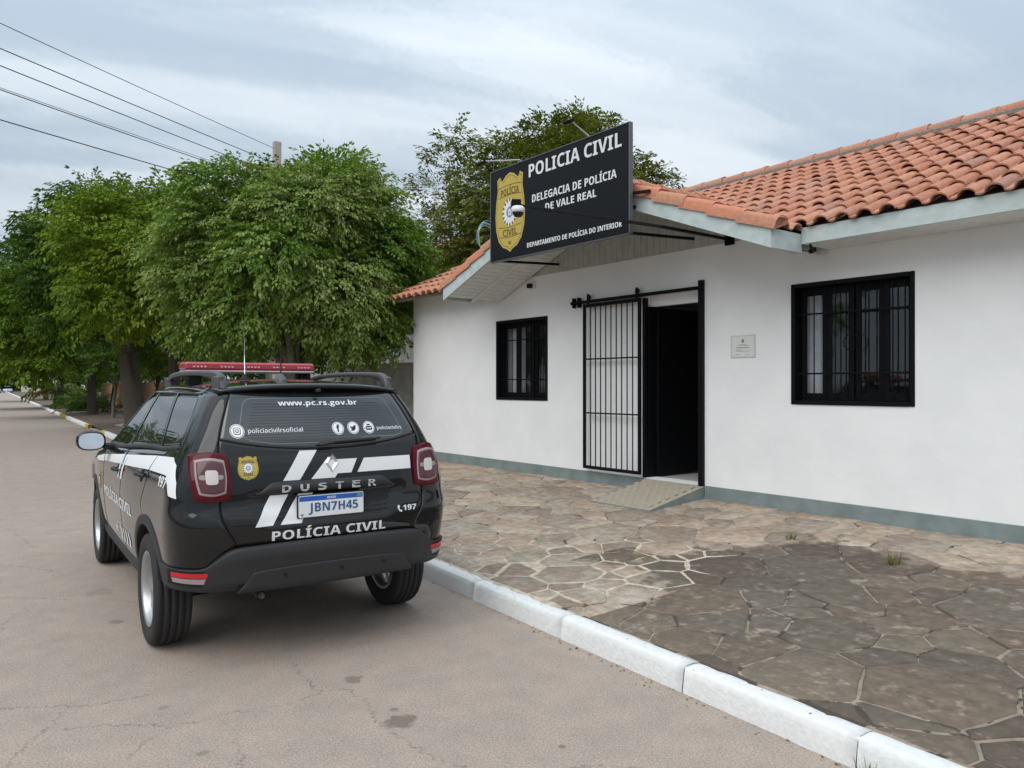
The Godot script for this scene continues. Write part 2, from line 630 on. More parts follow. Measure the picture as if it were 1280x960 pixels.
func asphalt() -> StandardMaterial3D:
	var m := StandardMaterial3D.new()
	var w := 1024
	var n := FastNoiseLite.new()
	n.seed = 8
	n.frequency = 0.008
	n.fractal_octaves = 6
	n.fractal_gain = 0.7
	var f := FastNoiseLite.new()
	f.seed = 9
	f.frequency = 0.22
	f.fractal_octaves = 2
	var im1 := n.get_seamless_image(w, w)
	var im2 := f.get_seamless_image(w, w)
	var rng := RandomNumberGenerator.new()
	rng.seed = 4
	var data := PackedByteArray()
	data.resize(w * w * 3)
	var at_ := 0
	for j in w:
		for i in w:
			var a := im1.get_pixel(i, j).r - 0.5
			var b := im2.get_pixel(i, j).r - 0.5
			var k := 1.0 + 0.13 * a + 0.36 * b + rng.randf_range(-0.05, 0.05)
			data[at_] = clampi(int(160.0 * k), 0, 255)
			data[at_ + 1] = clampi(int(145.5 * k - 4.0 * a), 0, 255)
			data[at_ + 2] = clampi(int(134.0 * k - 8.0 * a), 0, 255)
			at_ += 3
	m.albedo_texture = ImageTexture.create_from_image(Image.create_from_data(w, w, false, Image.FORMAT_RGB8, data))
	m.uv1_triplanar = true
	m.uv1_world_triplanar = true
	m.uv1_scale = Vector3.ONE / 2.9
	m.roughness = 0.88
	m.normal_enabled = true
	m.normal_texture = bump_tex(10, 0.4, 0.5, 2, 1024)
	return m

func build_ground() -> void:
	var soil := varied(71, 0.02, 2.5, lin(0.10, 0.075, 0.055), lin(0.19, 0.15, 0.115), 0.95, 4.0, 0.08, 6)
	structure(put("ground", sheet(-400, 500, -700, 60, -0.03), soil))
	var near := asphalt()
	var far: StandardMaterial3D = near.duplicate()
	near.detail_enabled = true
	near.detail_albedo = crack_image()
	near.detail_uv_layer = BaseMaterial3D.DETAIL_UV_2
	near.detail_blend_mode = BaseMaterial3D.BLEND_MODE_MIX
	structure(put("road", sheet(CX0, CX1, CZ0, CZ1, 0.0), near))
	structure(put("road", sheet(-9.0, CX1, -420.0, CZ0, 0.0), far))
	structure(put("road", sheet(-9.0, CX0, CZ0, CZ1, 0.0), far))
	structure(put("road", sheet(-9.0, CX1, CZ1, 40.0, 0.0), far))
	# soil and leaf litter under the street trees
	var st := mb(true)
	var n := FastNoiseLite.new()
	n.seed = 14
	n.frequency = 0.6
	var rows := []
	for j in 60:
		var z := -12.55 - j * 1.6
		var row := PackedVector3Array()
		for i in 11:
			var x := 3.1 + i * 1.2
			row.append(Vector3(x, 0.115 + minf(i, 2) * 0.03 + n.get_noise_2d(x, z) * 0.035, z))
		rows.append(row)
	grid(st, rows)
	structure(put("verge", done(st), soil))
	var ap := mb(true)
	var a0 := Vector3(KERB_X - 0.02, 0.004, -28.9)
	var a1 := Vector3(KERB_X - 0.02, 0.004, -32.2)
	var b0 := Vector3(4.4, 0.215, -28.9)
	var b1 := Vector3(4.4, 0.215, -32.2)
	quad_out(ap, a0, a1, b1, b0, Vector3(3.6, -5.0, -30.0))
	structure(put("driveway", done(ap), M.concrete))
	build_kerb()
	build_pavement()

func build_kerb() -> void:
	# kerb of painted concrete blocks
	var whites := []
	for k in 3:
		whites.append(varied(81 + k, 0.03, 0.8, lin(0.69 - 0.015 * k, 0.69, 0.68), lin(0.78, 0.78, 0.77), 0.8, 1.5, 0.06))
	var yellow := varied(85, 0.03, 0.8, lin(0.50, 0.34, 0.03), lin(0.62, 0.44, 0.06), 0.8, 2.0, 0.05)
	var kerb := Node3D.new()
	kerb.name = "kerb"
	add_child(kerb)
	structure(kerb)
	var rng := RandomNumberGenerator.new()
	rng.seed = 21
	var joints := [1.2, 0.2, -0.83, -1.85, -2.82, -3.85, -4.92]
	while joints[joints.size() - 1] > -60.0:
		joints.append(joints[joints.size() - 1] - rng.randf_range(0.99, 1.06))
	for i in joints.size() - 1:
		var z1: float = joints[i]
		var z0: float = joints[i + 1]
		if z0 < -29.0 and z1 > -32.0:
			continue                                   # the driveway
		var m: Material = whites[i % 3]
		if absf(z1 + 28.5) < 1.1 or absf(z0 + 33.0) < 1.1 or (z0 < -44.0 and z1 > -47.0):
			m = yellow
		var o := put("kerb_stone", kerb_stone(z1 - z0 - 0.004, rng), m, kerb)
		o.position = Vector3(KERB_X + rng.randf_range(-0.004, 0.004), rng.randf_range(-0.004, 0.004), (z0 + z1) * 0.5)
		o.rotation = Vector3(0, rng.randf_range(-0.004, 0.004), rng.randf_range(-0.006, 0.006))
	var st := mb(true)
	bx(st, Vector3(KERB_X + 0.012, -0.1, -28.0), Vector3(KERB_X + 0.12, KERB_H - 0.007, 1.2))
	put("kerb_bedding", done(st), whites[1], kerb)
	st = mb(true)
	bx(st, Vector3(KERB_X + 0.01, -0.1, -420), Vector3(KERB_X + 0.13, KERB_H - 0.01, -60))
	put("kerb_stone", done(st), whites[0], kerb)

func kerb_stone(length: float, rng: RandomNumberGenerator) -> ArrayMesh:
	# front foot, leaning face, rounded arris, top, back; a worn outline along its length
	var st := mb(true)
	var prof := [Vector2(-0.012, -0.06), Vector2(-0.008, 0.02), Vector2(0.0, 0.09), Vector2(0.006, 0.118), Vector2(0.018, 0.131), Vector2(0.034, KERB_H), Vector2(0.08, KERB_H), Vector2(0.118, KERB_H - 0.003), Vector2(0.128, KERB_H - 0.012), Vector2(0.13, -0.06)]
	var rows := []
	var cuts := 14
	for k in cuts + 1:
		var t := float(k) / cuts
		var z := (t - 0.5) * length
		var row := PackedVector3Array()
		var end := 0.008 if k == 0 or k == cuts else 0.0
		var c := Vector2(0.06, 0.04)
		for p in prof:
			var q: Vector2 = p.lerp(c, end * 1.6)
			row.append(Vector3(q.x + rng.randf_range(-0.0025, 0.0025), q.y + rng.randf_range(-0.003, 0.003), z))
		rows.append(row)
	grid(st, rows)
	for e in [0, cuts]:
		var row: PackedVector3Array = rows[e]
		for k in range(1, row.size() - 1):
			tri_out(st, row[0], row[k], row[k + 1], Vector3(0.06, 0.04, 0))
	return done(st)

const PX0 := 3.0
const PX1 := 7.2
const PZ0 := -13.0
const PZ1 := 1.5

func in_patch(x: float, z: float, n: FastNoiseLite) -> float:
	# the stretch by the kerb that was relaid with pale mortar: 1 inside
	var poly := PackedVector2Array([Vector2(3.0, -5.75), Vector2(3.61, -6.21), Vector2(4.07, -6.03), Vector2(4.1, -5.4), Vector2(4.68, -5.22), Vector2(4.94, -4.58), Vector2(5.02, -4.22), Vector2(4.68, -3.87), Vector2(4.18, -3.75), Vector2(3.8, -3.9), Vector2(3.31, -4.0), Vector2(3.0, -4.15)])
	var q := Vector2(x + n.get_noise_2d(x * 2.0, z * 2.0) * 0.12, z + n.get_noise_2d(x * 2.0 + 30.0, z * 2.0) * 0.12)
	return 1.0 if Geometry2D.is_point_in_polygon(q, poly) else 0.0

func stain(x: float, z: float, n: FastNoiseLite) -> float:
	# weathering: black lichen over the open part of the pavement near the kerb, as far as the eaves keep the rest dry
	var edge := lerpf(6.6, 5.75, clampf((z + 2.2) / 1.5, 0.0, 1.0))
	if z < -2.4:
		edge = 6.2 - 0.2 * clampf((-z - 2.4) / 1.0, 0.0, 1.0)
	if z < -4.0:
		edge = lerpf(5.9, 4.75, clampf((-z - 4.0) / 0.7, 0.0, 1.0)) if z > -4.9 else 2.4
	var a := edge - x
	if z < -3.75:
		a = minf(a, (x - 3.9) * 1.4 + 0.2 if z > -5.0 else -1.0)
	a += n.get_noise_2d(x * 0.8, z * 0.8) * 0.75 + n.get_noise_2d(x * 5.0, z * 5.0) * 0.28
	var t := clampf(a / 0.55, 0.0, 1.0)
	# the outermost strip by the kerb has washed pale in places
	var b := clampf((x - 3.12 - 0.22 - n.get_noise_2d(x * 1.5 + 70.0, z * 1.5) * 0.5) / 0.2, 0.0, 1.0)
	return t * lerpf(0.72, 1.0, b)

func pavement_image(mortar: bool) -> ImageTexture:
	var w := 700
	var h := 2000
	var n := FastNoiseLite.new()
	n.seed = 31
	n.frequency = 1.0
	n.fractal_octaves = 4
	var f := FastNoiseLite.new()
	f.seed = 32
	f.frequency = 9.0
	f.fractal_octaves = 4
	f.fractal_gain = 0.65
	var rng := RandomNumberGenerator.new()
	rng.seed = 6
	var data := PackedByteArray()
	data.resize(w * h * 3)
	var at_ := 0
	for j in h:
		var z := lerpf(PZ0, PZ1, (j + 0.5) / h)
		for i in w:
			var x := lerpf(PX0, PX1, (i + 0.5) / w)
			var g := f.get_noise_2d(x, z)
			var s := stain(x, z, n)
			var c: Vector3
			if mortar:
				c = Vector3(168, 152, 132).lerp(Vector3(138, 127, 110), clampf(s, 0.0, 1.0))
				if n.get_noise_2d(x * 3.0 + 5.0, z * 3.0) > 0.13:
					c *= 0.5
				if in_patch(x, z, n) > 0.5:
					c = Vector3(188, 177, 158)
				c *= 1.0 + 0.22 * g + rng.randf_range(-0.06, 0.06)
			else:
				var m := n.get_noise_2d(x * 2.2 + 11.0, z * 2.2)
				c = Vector3(182, 170, 155).lerp(Vector3(168, 151, 135), clampf(0.5 + 1.2 * m, 0.0, 1.0))
				var bare := clampf((f.get_noise_2d(x * 0.45 + 20.0, z * 0.45) - 0.20) * 6.0, 0.0, 1.0) * clampf(0.5 + 2.0 * g, 0.0, 1.0)
				s = clampf((s - 0.5) * 3.4 + 0.5 + 1.5 * g, 0.0, 1.0) * (1.0 - 0.5 * bare)
				c = c.lerp(Vector3(109, 99, 87), s * 0.95)
				c *= 1.0 + 0.20 * g + rng.randf_range(-0.045, 0.045)
			data[at_] = clampi(int(c.x), 0, 255)
			data[at_ + 1] = clampi(int(c.y), 0, 255)
			data[at_ + 2] = clampi(int(c.z), 0, 255)
			at_ += 3
	return ImageTexture.create_from_image(Image.create_from_data(w, h, false, Image.FORMAT_RGB8, data))

func pave_uv(x: float, z: float) -> Vector2:
	return Vector2((x - PX0) / (PX1 - PX0), (z - PZ0) / (PZ1 - PZ0))

func build_pavement() -> void:
	var pave := Node3D.new()
	pave.name = "pavement"
	add_child(pave)
	structure(pave)
	var mm := StandardMaterial3D.new()
	mm.albedo_texture = pavement_image(true)
	mm.roughness = 0.95
	mm.texture_repeat = false
	var st := mb(true)
	var n := FastNoiseLite.new()
	n.seed = 31
	n.frequency = 1.0
	n.fractal_octaves = 4
	var nx := 42
	var nz := 145
	var pos := func(i: int, j: int) -> Vector3:
		var x := lerpf(3.09, PX1, float(i) / nx)
		var z := lerpf(PZ0, PZ1, float(j) / nz)
		var low := 0.003 if in_patch(x, z, n) > 0.5 else 0.006
		return Vector3(x, pave_y(x, z) - low, z)
	for i in nx:
		for j in nz:
			for k in [[0, 0], [1, 0], [1, 1], [0, 0], [1, 1], [0, 1]]:
				var p: Vector3 = pos.call(i + k[0], j + k[1])
				st.set_uv(pave_uv(p.x, p.z))
				st.add_vertex(p)
	put("mortar_bed", done(st), mm, pave)
	# flagstones: a weighted cell pattern with rough edges
	var tex := pavement_image(false)
	var mats := []
	for t in [[1.0, 1.0, 1.0], [0.92, 0.91, 0.91], [1.06, 1.05, 1.03], [1.0, 0.97, 0.95], [0.96, 0.96, 0.95], [1.03, 0.995, 0.97], [0.88, 0.86, 0.85]]:
		var m := StandardMaterial3D.new()
		m.albedo_texture = tex
		m.albedo_color = Color(minf(t[0] * 0.92, 1), minf(t[1] * 0.92, 1), minf(t[2] * 0.92, 1))
		m.roughness = 0.86
		m.normal_enabled = true
		m.normal_texture = bump_tex(33, 0.03, 3.5, 5, 1024)
		m.texture_repeat = true
		mats.append(m)
	var rng := RandomNumberGenerator.new()
	rng.seed = 40
	var sites := []
	var tries := 0
	while tries < 9000 and sites.size() < 520:
		tries += 1
		var p := Vector2(rng.randf_range(3.0, 7.0), rng.randf_range(-12.9, 0.6))
		var patch := in_patch(p.x, p.y, n) > 0.5
		var r: float = rng.randf_range(0.09, 0.26) if patch else rng.randf_range(0.13, 0.36)
		var ok := true
		for s in sites:
			if p.distance_to(s[0]) < (r + s[1]) * 0.72:
				ok = false
				break
		if ok and p.x < wall_x(p.y) + 0.15:
			sites.append([p, r, patch])
	for i in sites.size():
		var p: Vector2 = sites[i][0]
		var cell := PackedVector2Array([Vector2(3.125, -12.95), Vector2(wall_x(-12.95) + 0.05, -12.95), Vector2(wall_x(0.7) + 0.05, 0.7), Vector2(3.125, 0.7)])
		for k in sites.size():
			if k == i:
				continue
			var q: Vector2 = sites[k][0]
			var d := q - p
			var l := d.length()
			if l > 2.2:
				continue
			var w: float = (l * l + sites[i][1] * sites[i][1] - sites[k][1] * sites[k][1]) / (2.0 * l)
			cell = clip_half(cell, p + d / l * w, d / l)
			if cell.size() < 3:
				break
		if cell.size() < 3:
			continue
		var gap: float = rng.randf_range(0.008, 0.02) if sites[i][2] else rng.randf_range(0.006, 0.015)
		var inner := Geometry2D.offset_polygon(cell, -gap)
		if inner.is_empty() or inner[0].size() < 3:
			continue
		var o := put("stone", flagstone(inner[0], rng, 0.0), mats[rng.randi() % mats.size()], pave)
		o.position.y = rng.randf_range(-0.002, 0.0035)

func clip_half(poly: PackedVector2Array, o: Vector2, nrm: Vector2) -> PackedVector2Array:
	var out := PackedVector2Array()
	for i in poly.size():
		var a := poly[i]
		var b := poly[(i + 1) % poly.size()]
		var da := (a - o).dot(nrm)
		var db := (b - o).dot(nrm)
		if da <= 0.0:
			out.append(a)
		if (da < 0.0 and db > 0.0) or (da > 0.0 and db < 0.0):
			out.append(a.lerp(b, da / (da - db)))
	return out

func flagstone(poly: PackedVector2Array, rng: RandomNumberGenerator, lift: float) -> ArrayMesh:
	# rough outline: short steps with small offsets
	var rough := PackedVector2Array()
	for i in poly.size():
		var a := poly[i]
		var b := poly[(i + 1) % poly.size()]
		var steps := clampi(int(a.distance_to(b) / 0.09), 1, 5)
		var nrm := (b - a).orthogonal().normalized()
		for k in steps:
			var j := rng.randf_range(-0.011, 0.004) if k > 0 else rng.randf_range(-0.012, 0.0)
			rough.append(a.lerp(b, float(k) / steps) + nrm * j * (1.0 if Geometry2D.is_polygon_clockwise(poly) else -1.0))
	var c := Vector2.ZERO
	for p in rough:
		c += p / rough.size()
	var tx := rng.randf_range(-0.012, 0.012)
	var tz := rng.randf_range(-0.012, 0.012)
	var st := mb(true)
	var top := func(p: Vector2, shrink: float, low: float) -> Vector3:
		var q := p + (c - p).normalized() * shrink
		return Vector3(q.x, pave_y(q.x, q.y) + lift - low + (q.x - c.x) * tx + (q.y - c.y) * tz, q.y)
	var m := rough.size()
	for i in m:
		var a := rough[i]
		var b := rough[(i + 1) % m]
		var tris := [[top.call(c, 0, 0), top.call(a, 0.012, 0), top.call(b, 0.012, 0)],
			[top.call(a, 0.012, 0), top.call(a, 0.0, 0.006), top.call(b, 0.0, 0.006)], [top.call(a, 0.012, 0), top.call(b, 0.0, 0.006), top.call(b, 0.012, 0)],
			[top.call(a, 0.0, 0.006), top.call(a, 0.0, 0.03), top.call(b, 0.0, 0.03)], [top.call(a, 0.0, 0.006), top.call(b, 0.0, 0.03), top.call(b, 0.0, 0.006)]]
		var mid: Vector3 = top.call(c, 0, 0.2)
		for t in tris:
			if (t[2] - t[0]).cross(t[1] - t[0]).dot((t[0] + t[1] + t[2]) / 3.0 - mid) < 0.0:
				var s: Vector3 = t[1]
				t[1] = t[2]
				t[2] = s
			for v in t:
				st.set_uv(pave_uv(v.x, v.z))
				st.add_vertex(v)
	return done(st)

# ------------------------------------------------------------------ the station: x along the wall, y up, z out to the street
var station: Node3D
const U0 := -6.30
const U1 := 9.0
const BACK := -6.2
const EAVE_Z := 0.50
const EAVE_Y := 2.70
const PITCH := 0.46
const RIDGE_Z := -3.10
const GU := -1.17        # middle of the gable
const GHALF := 2.66
const GZ := 0.97         # its front
const GPITCH := 0.383
const GTOP := 2.645      # top of the barge board at its lower ends

func gable_y(u: float) -> float:
	return GTOP + GPITCH * (GHALF - absf(u - GU))

func main_y(z: float) -> float:
	return EAVE_Y + PITCH * (EAVE_Z - z)

const HOLES := [[1.09, 2.27, 1.075, 2.245], [-3.85, -2.68, 1.05, 2.205], [-0.88, -0.035, 0.15, 2.33]]

func front_wall() -> ArrayMesh:
	var st := mb()
	var us := [U0, U1]
	var vs := [-0.5, 2.82]
	for h in HOLES:
		us.append_array([h[0], h[1]])
		vs.append_array([h[2], h[3]])
	us.sort()
	vs.sort()
	var hole := func(u: float, v: float) -> bool:
		for h in HOLES:
			if u > h[0] and u < h[1] and v > h[2] and v < h[3]:
				return true
		return false
	for i in us.size() - 1:
		for j in vs.size() - 1:
			var a: float = us[i]
			var b: float = us[i + 1]
			var c: float = vs[j]
			var d: float = vs[j + 1]
			if hole.call((a + b) / 2, (c + d) / 2):
				continue
			var m := Vector3((a + b) / 2, (c + d) / 2, -0.09)
			quad_out(st, Vector3(a, c, 0), Vector3(b, c, 0), Vector3(b, d, 0), Vector3(a, d, 0), m)
			quad_out(st, Vector3(a, c, -0.18), Vector3(b, c, -0.18), Vector3(b, d, -0.18), Vector3(a, d, -0.18), m)
	for h in HOLES:
		var m := Vector3((h[0] + h[1]) / 2, (h[2] + h[3]) / 2, -0.09)
		var p := [Vector2(h[0], h[2]), Vector2(h[1], h[2]), Vector2(h[1], h[3]), Vector2(h[0], h[3])]
		for k in 4:
			var a: Vector2 = p[k]
			var b: Vector2 = p[(k + 1) % 4]
			var o := m + (Vector3(a.x, a.y, -0.09) + Vector3(b.x, b.y, -0.09) - 2.0 * m)
			quad_out(st, Vector3(a.x, a.y, 0), Vector3(b.x, b.y, 0), Vector3(b.x, b.y, -0.18), Vector3(a.x, a.y, -0.18), o)
	quad_out(st, Vector3(U0, -0.5, 0), Vector3(U0, -0.5, -0.18), Vector3(U0, 2.82, -0.18), Vector3(U0, 2.82, 0), Vector3(0, 1, -0.09))
	quad_out(st, Vector3(U0, 2.82, 0), Vector3(U1, 2.82, 0), Vector3(U1, 2.82, -0.18), Vector3(U0, 2.82, -0.18), Vector3(0, 1, -0.09))
	return done(st)

func build_station() -> void:
	station = thing("police_station", "single storey white plastered station with terracotta tiled roof and grey plinth", "building", Vector3(WALL_X, WALL_Y, WALL_Z), deg_to_rad(WALL_TURN))
	var s := station
	put("front_wall", front_wall(), M.plaster, s)
	var st := mb()
	bx(st, Vector3(U0, -0.5, BACK), Vector3(U0 + 0.18, 2.6, -0.182), 0.0)
	put("side_wall", done(st), M.plaster, s)
	st = mb()
	slab(st, PackedVector2Array([Vector2(-0.19, 2.602), Vector2(BACK, 2.602), Vector2(RIDGE_Z, 4.30)]), U0 + 0.002, U0 + 0.17, Transform3D(Basis(Vector3(0, 0, 1), Vector3(0, 1, 0), Vector3(1, 0, 0)), Vector3.ZERO))
	put("end_gable", done(st), M.plaster, s)
	st = mb()
	bx(st, Vector3(U1 - 0.18, -0.5, BACK), Vector3(U1, 2.6, -0.182), 0.0)
	put("side_wall", done(st), M.plaster, s)
	st = mb()
	bx(st, Vector3(U0 + 0.182, -0.5, BACK), Vector3(U1 - 0.182, 2.6, BACK + 0.18), 0.0)
	put("back_wall", done(st), M.plaster, s)
	st = mb()
	bx(st, Vector3(U0 + 0.19, 2.45, BACK + 0.19), Vector3(U1 - 0.19, 2.5, -0.185), 0.0)
	put("ceiling", done(st), M.room, s)
	st = mb()
	bx(st, Vector3(U0 + 0.19, 0.08, BACK + 0.19), Vector3(U1 - 0.19, 0.146, -0.002), 0.0)
	put("interior_floor", done(st), M.floor_tile, s)
	for u in [-2.2, 0.45]:
		st = mb()
		bx(st, Vector3(u - 0.06, 0.15, BACK + 0.2), Vector3(u + 0.06, 2.44, -0.19), 0.0)
		put("partition", done(st), M.room, s)
	st = mb()
	bx(st, Vector3(-2.13, 0.15, -2.72), Vector3(0.38, 2.44, -2.6), 0.0)
	put("partition", done(st), M.room, s)
	# painted plinth, broken by the ramp
	for r in [[U0 - 0.012, -0.885], [0.025, U1]]:
		st = mb()
		bx(st, Vector3(r[0], -0.4, -0.02), Vector3(r[1], 0.142, 0.014), 0.004)
		put("plinth", done(st), M.plinth, s)
	build_roof(s)
	build_openings(s)

func tile_mesh() -> ArrayMesh:
	# one clay tile: pan on the left, barrel on the right; lower end at z = 0, upper end at z = -0.41
	var st := mb(true)
	var sect := func(w: float, up: float, inner: float) -> PackedVector3Array:
		var row := PackedVector3Array()
		for k in 4:
			var x := lerpf(-0.105, -0.04, k / 3.0)
			row.append(Vector3(x, up - 0.008 * sin(PI * k / 3.0) - inner, 0))
		for k in range(1, 9):
			var t := PI * k / 8.0
			row.append(Vector3(0.03 - cos(t) * (0.07 * w - inner * 0.5), up + sin(t) * (0.054 * w - inner * 0.5) - inner * 0.5, 0))
		return row
	var a: PackedVector3Array = sect.call(1.0, 0.030, 0.0)
	var b: PackedVector3Array = sect.call(0.97, 0.022, 0.0)
	var c: PackedVector3Array = sect.call(0.86, 0.006, 0.0)
	var i: PackedVector3Array = sect.call(1.0, 0.030, 0.014)
	for k in a.size():
		b[k].z = -0.12
		c[k].z = -0.41
		i[k].z = 0.0
	var i2 := i.duplicate()
	for k in i2.size():
		i2[k].z = -0.1
	grid(st, [c, b, a])
	st.set_smooth_group(1)
	grid(st, [a, i])
	st.set_smooth_group(2)
	grid(st, [i, i2])
	return done(st)

func cap_mesh(r0: float, r1: float, length: float, half := 0.55) -> ArrayMesh:
	# a half-round ridge tile along z, wider at its near end
	var st := mb(true)
	var rows := []
	for q in [[0.0, r0], [0.06, r0], [0.07, r0 * 0.93], [length, r1]]:
		var row := PackedVector3Array()
		for k in 11:
			var t := lerpf(-PI * half, PI * half, k / 10.0)
			row.append(Vector3(sin(t) * q[1], cos(t) * q[1] * 0.85, -q[0]))
		rows.append(row)
	grid(st, rows)
	var inner := PackedVector3Array()
	for p in rows[0]:
		inner.append(Vector3(p.x * 0.86, p.y * 0.86, 0))
	st.set_smooth_group(1)
	grid(st, [inner, rows[0]])
	return done(st)

func build_roof(s: Node3D) -> void:
	var roof := group_node("roof", s)
	var rng := RandomNumberGenerator.new()
	rng.seed = 3
	# decks
	var n := Vector3(0, 1, PITCH).normalized()
	var down := Vector3(0, -PITCH, 1).normalized()
	var run := (EAVE_Z - RIDGE_Z) / down.z
	for side in [1.0, -1.0]:
		var st := mb()
		var dn := Vector3(0, down.y, down.z * side)
		var nn := Vector3(0, n.y, n.z * side)
		var top := Vector3((U0 + U1) / 2 + 0.05, main_y(RIDGE_Z), RIDGE_Z)
		var cut := 0.60 if side > 0 else 0.06            # the street side stops at the wall; the eaves carry on beside the gable
		cbox(st, Transform3D(Basis(Vector3.RIGHT, nn, dn), top + dn * ((run - cut) * 0.5) - nn * 0.04), Vector3(U1 - U0 + 0.35, 0.05, run - cut), 0.0)
		put("roof_deck", done(st), M.cement, roof)
		if side > 0:
			for r in [[U0 - 0.125, GU - GHALF], [GU + GHALF, U1 + 0.225]]:
				st = mb()
				var mid := Vector3((r[0] + r[1]) / 2, top.y, top.z)
				cbox(st, Transform3D(Basis(Vector3.RIGHT, nn, dn), mid + dn * (run - 0.325) - nn * 0.04), Vector3(r[1] - r[0], 0.05, 0.545), 0.0)
				put("roof_deck", done(st), M.cement, roof)
	# tiles of the street slope: the ones nearest the street are pieces of their own
	var tm := tile_mesh()
	var spots := []
	var pitch_u := 0.2
	var rows := 11
	var expo := run / rows
	var cam_u := Vector3(5.44, 1.25, 6.9)
	for i in 76:
		var u := U0 - 0.12 + pitch_u * (i + 0.5)
		for j in rows:
			var p := Vector3(u, EAVE_Y, EAVE_Z) - down * (expo * j) + down * 0.03
			var mid := p - down * 0.2
			var hidden := absf(u - GU) < GHALF and gable_y(u) > main_y(mid.z) + 0.05
			if hidden:
				continue
			spots.append([p, Basis(Vector3.RIGHT, n, down), p.distance_to(cam_u) + (40.0 if u > 3.7 else 0.0) + (30.0 if u < -1.2 and p.z < -0.9 else 0.0)])
	# gable slopes
	for side in [-1.0, 1.0]:
		var gd := Vector3(side, -GPITCH, 0).normalized()
		var gn := Vector3(side * GPITCH, 1, 0).normalized()
		var grun := GHALF / absf(gd.x)
		var st := mb()
		var back := -1.7
		cbox(st, Transform3D(Basis(gd.cross(gn) * -1.0, gn, gd), Vector3(GU, gable_y(GU), (GZ + back) / 2 + 0.005) + gd * (grun / 2) - gn * 0.035), Vector3(GZ - back - 0.03, 0.045, grun - 0.02), 0.0)
		put("roof_deck", done(st), M.cement, roof)
		for i in 14:
			var z := GZ - 0.16 - 0.2 * i
			for j in 8:
				var p := Vector3(GU, gable_y(GU), z) + gd * (grun - 0.355 * j + 0.02)
				var mid := p - gd * 0.2
				if main_y(z) > mid.y + 0.02 and z < EAVE_Z:
					continue
				if j == 7 and i > 11:
					continue
				spots.append([p, Basis(gd.cross(gn) * -1.0, gn, gd), p.distance_to(cam_u) + (40.0 if side < 0 else 4.0)])
	# rear slope
	var dn := Vector3(0, down.y, -down.z)
	var nn := Vector3(0, n.y, -n.z)
	for i in 76:
		var u := U0 - 0.12 + pitch_u * (i + 0.5)
		for j in rows:
			spots.append([Vector3(u, EAVE_Y, 2 * RIDGE_Z - EAVE_Z) - dn * (expo * j) + dn * 0.03, Basis(Vector3.LEFT, nn, dn), 200.0])
	spots.sort_custom(func(a, b): return a[2] < b[2])
	var rest := mb(true)
	for k in spots.size():
		var q: Array = spots[k]
		var b: Basis = q[1]
		b = b.rotated(q[1].y, rng.randf_range(-0.022, 0.022)).rotated(q[1].x, rng.randf_range(-0.012, 0.012))
		var xf := Transform3D(b, q[0] + q[1].y * rng.randf_range(-0.004, 0.006) + q[1].z * rng.randf_range(-0.014, 0.014))
		var c := rng.randi() % 100
		var m: Material = M.tiles[0 if c < 24 else 1 if c < 42 else 2 if c < 60 else 3 if c < 78 else 4 if c < 86 else 5 if c < 95 else 6]
		if k < 296:
			put("roof_tile", tm, m, roof, xf)
		else:
			rest.append_from(tm, 0, xf)
	var other := put("roof_tiles_beyond", rest.commit(), M.tiles[0], roof)
	other.set_meta("kind", "stuff")
	# ridge: mortar and caps
	var st := mb()
	bx(st, Vector3(U0 - 0.2, main_y(RIDGE_Z) - 0.03, RIDGE_Z - 0.13), Vector3(U1 + 0.2, main_y(RIDGE_Z) + 0.075, RIDGE_Z + 0.13), 0.03)
	put("ridge_mortar", done(st), M.cement, roof)
	var cap := cap_mesh(0.125, 0.105, 0.44)
	for i in 40:
		var u := U1 + 0.15 - 0.385 * i
		if u < U0 - 0.1:
			break
		put("ridge_tile", cap, M.tiles[[0, 3, 5, 2][rng.randi() % 4]], roof, Transform3D(Basis(Vector3(0, 0, -1), Vector3.UP, Vector3(1, 0, 0)).rotated(Vector3.RIGHT, rng.randf_range(-0.03, 0.03)), Vector3(u, main_y(RIDGE_Z) + 0.055 + rng.randf_range(-0.006, 0.006), RIDGE_Z)))
	st = mb()
	bx(st, Vector3(GU - 0.10, gable_y(GU) - 0.03, -1.55), Vector3(GU + 0.10, gable_y(GU) + 0.055, GZ - 0.02), 0.03)
	put("ridge_mortar", done(st), M.cement, roof)
	for i in 8:
		var z := GZ + 0.02 - 0.385 * i
		if z < -1.5:
			break
		put("ridge_tile", cap, M.tiles[[0, 3, 5, 2][rng.randi() % 4]], roof, Transform3D(Basis(Vector3.UP, rng.randf_range(-0.02, 0.02)), Vector3(GU, gable_y(GU) + 0.045, z)))
	# verge tiles over the barge boards
	var vm := mb(true)
	var prof := [Vector2(-0.022, -0.035), Vector2(-0.022, 0.04), Vector2(-0.012, 0.066), Vector2(0.012, 0.082), Vector2(0.10, 0.082), Vector2(0.15, 0.074), Vector2(0.155, 0.03)]
	var vr := []
	for q in [[0.0, 0.022], [-0.012, 0.026], [-0.37, 0.004], [-0.42, 0.0]]:
		var row := PackedVector3Array()
		for p in prof:
			row.append(Vector3(-p.x, p.y + q[1], q[0]))
		vr.append(row)
	grid(vm, vr)
	for k in range(1, prof.size() - 1):
		tri_out(vm, vr[0][0], vr[0][k], vr[0][k + 1], Vector3(-0.06, 0.03, -0.2))
	var verge := done(vm)
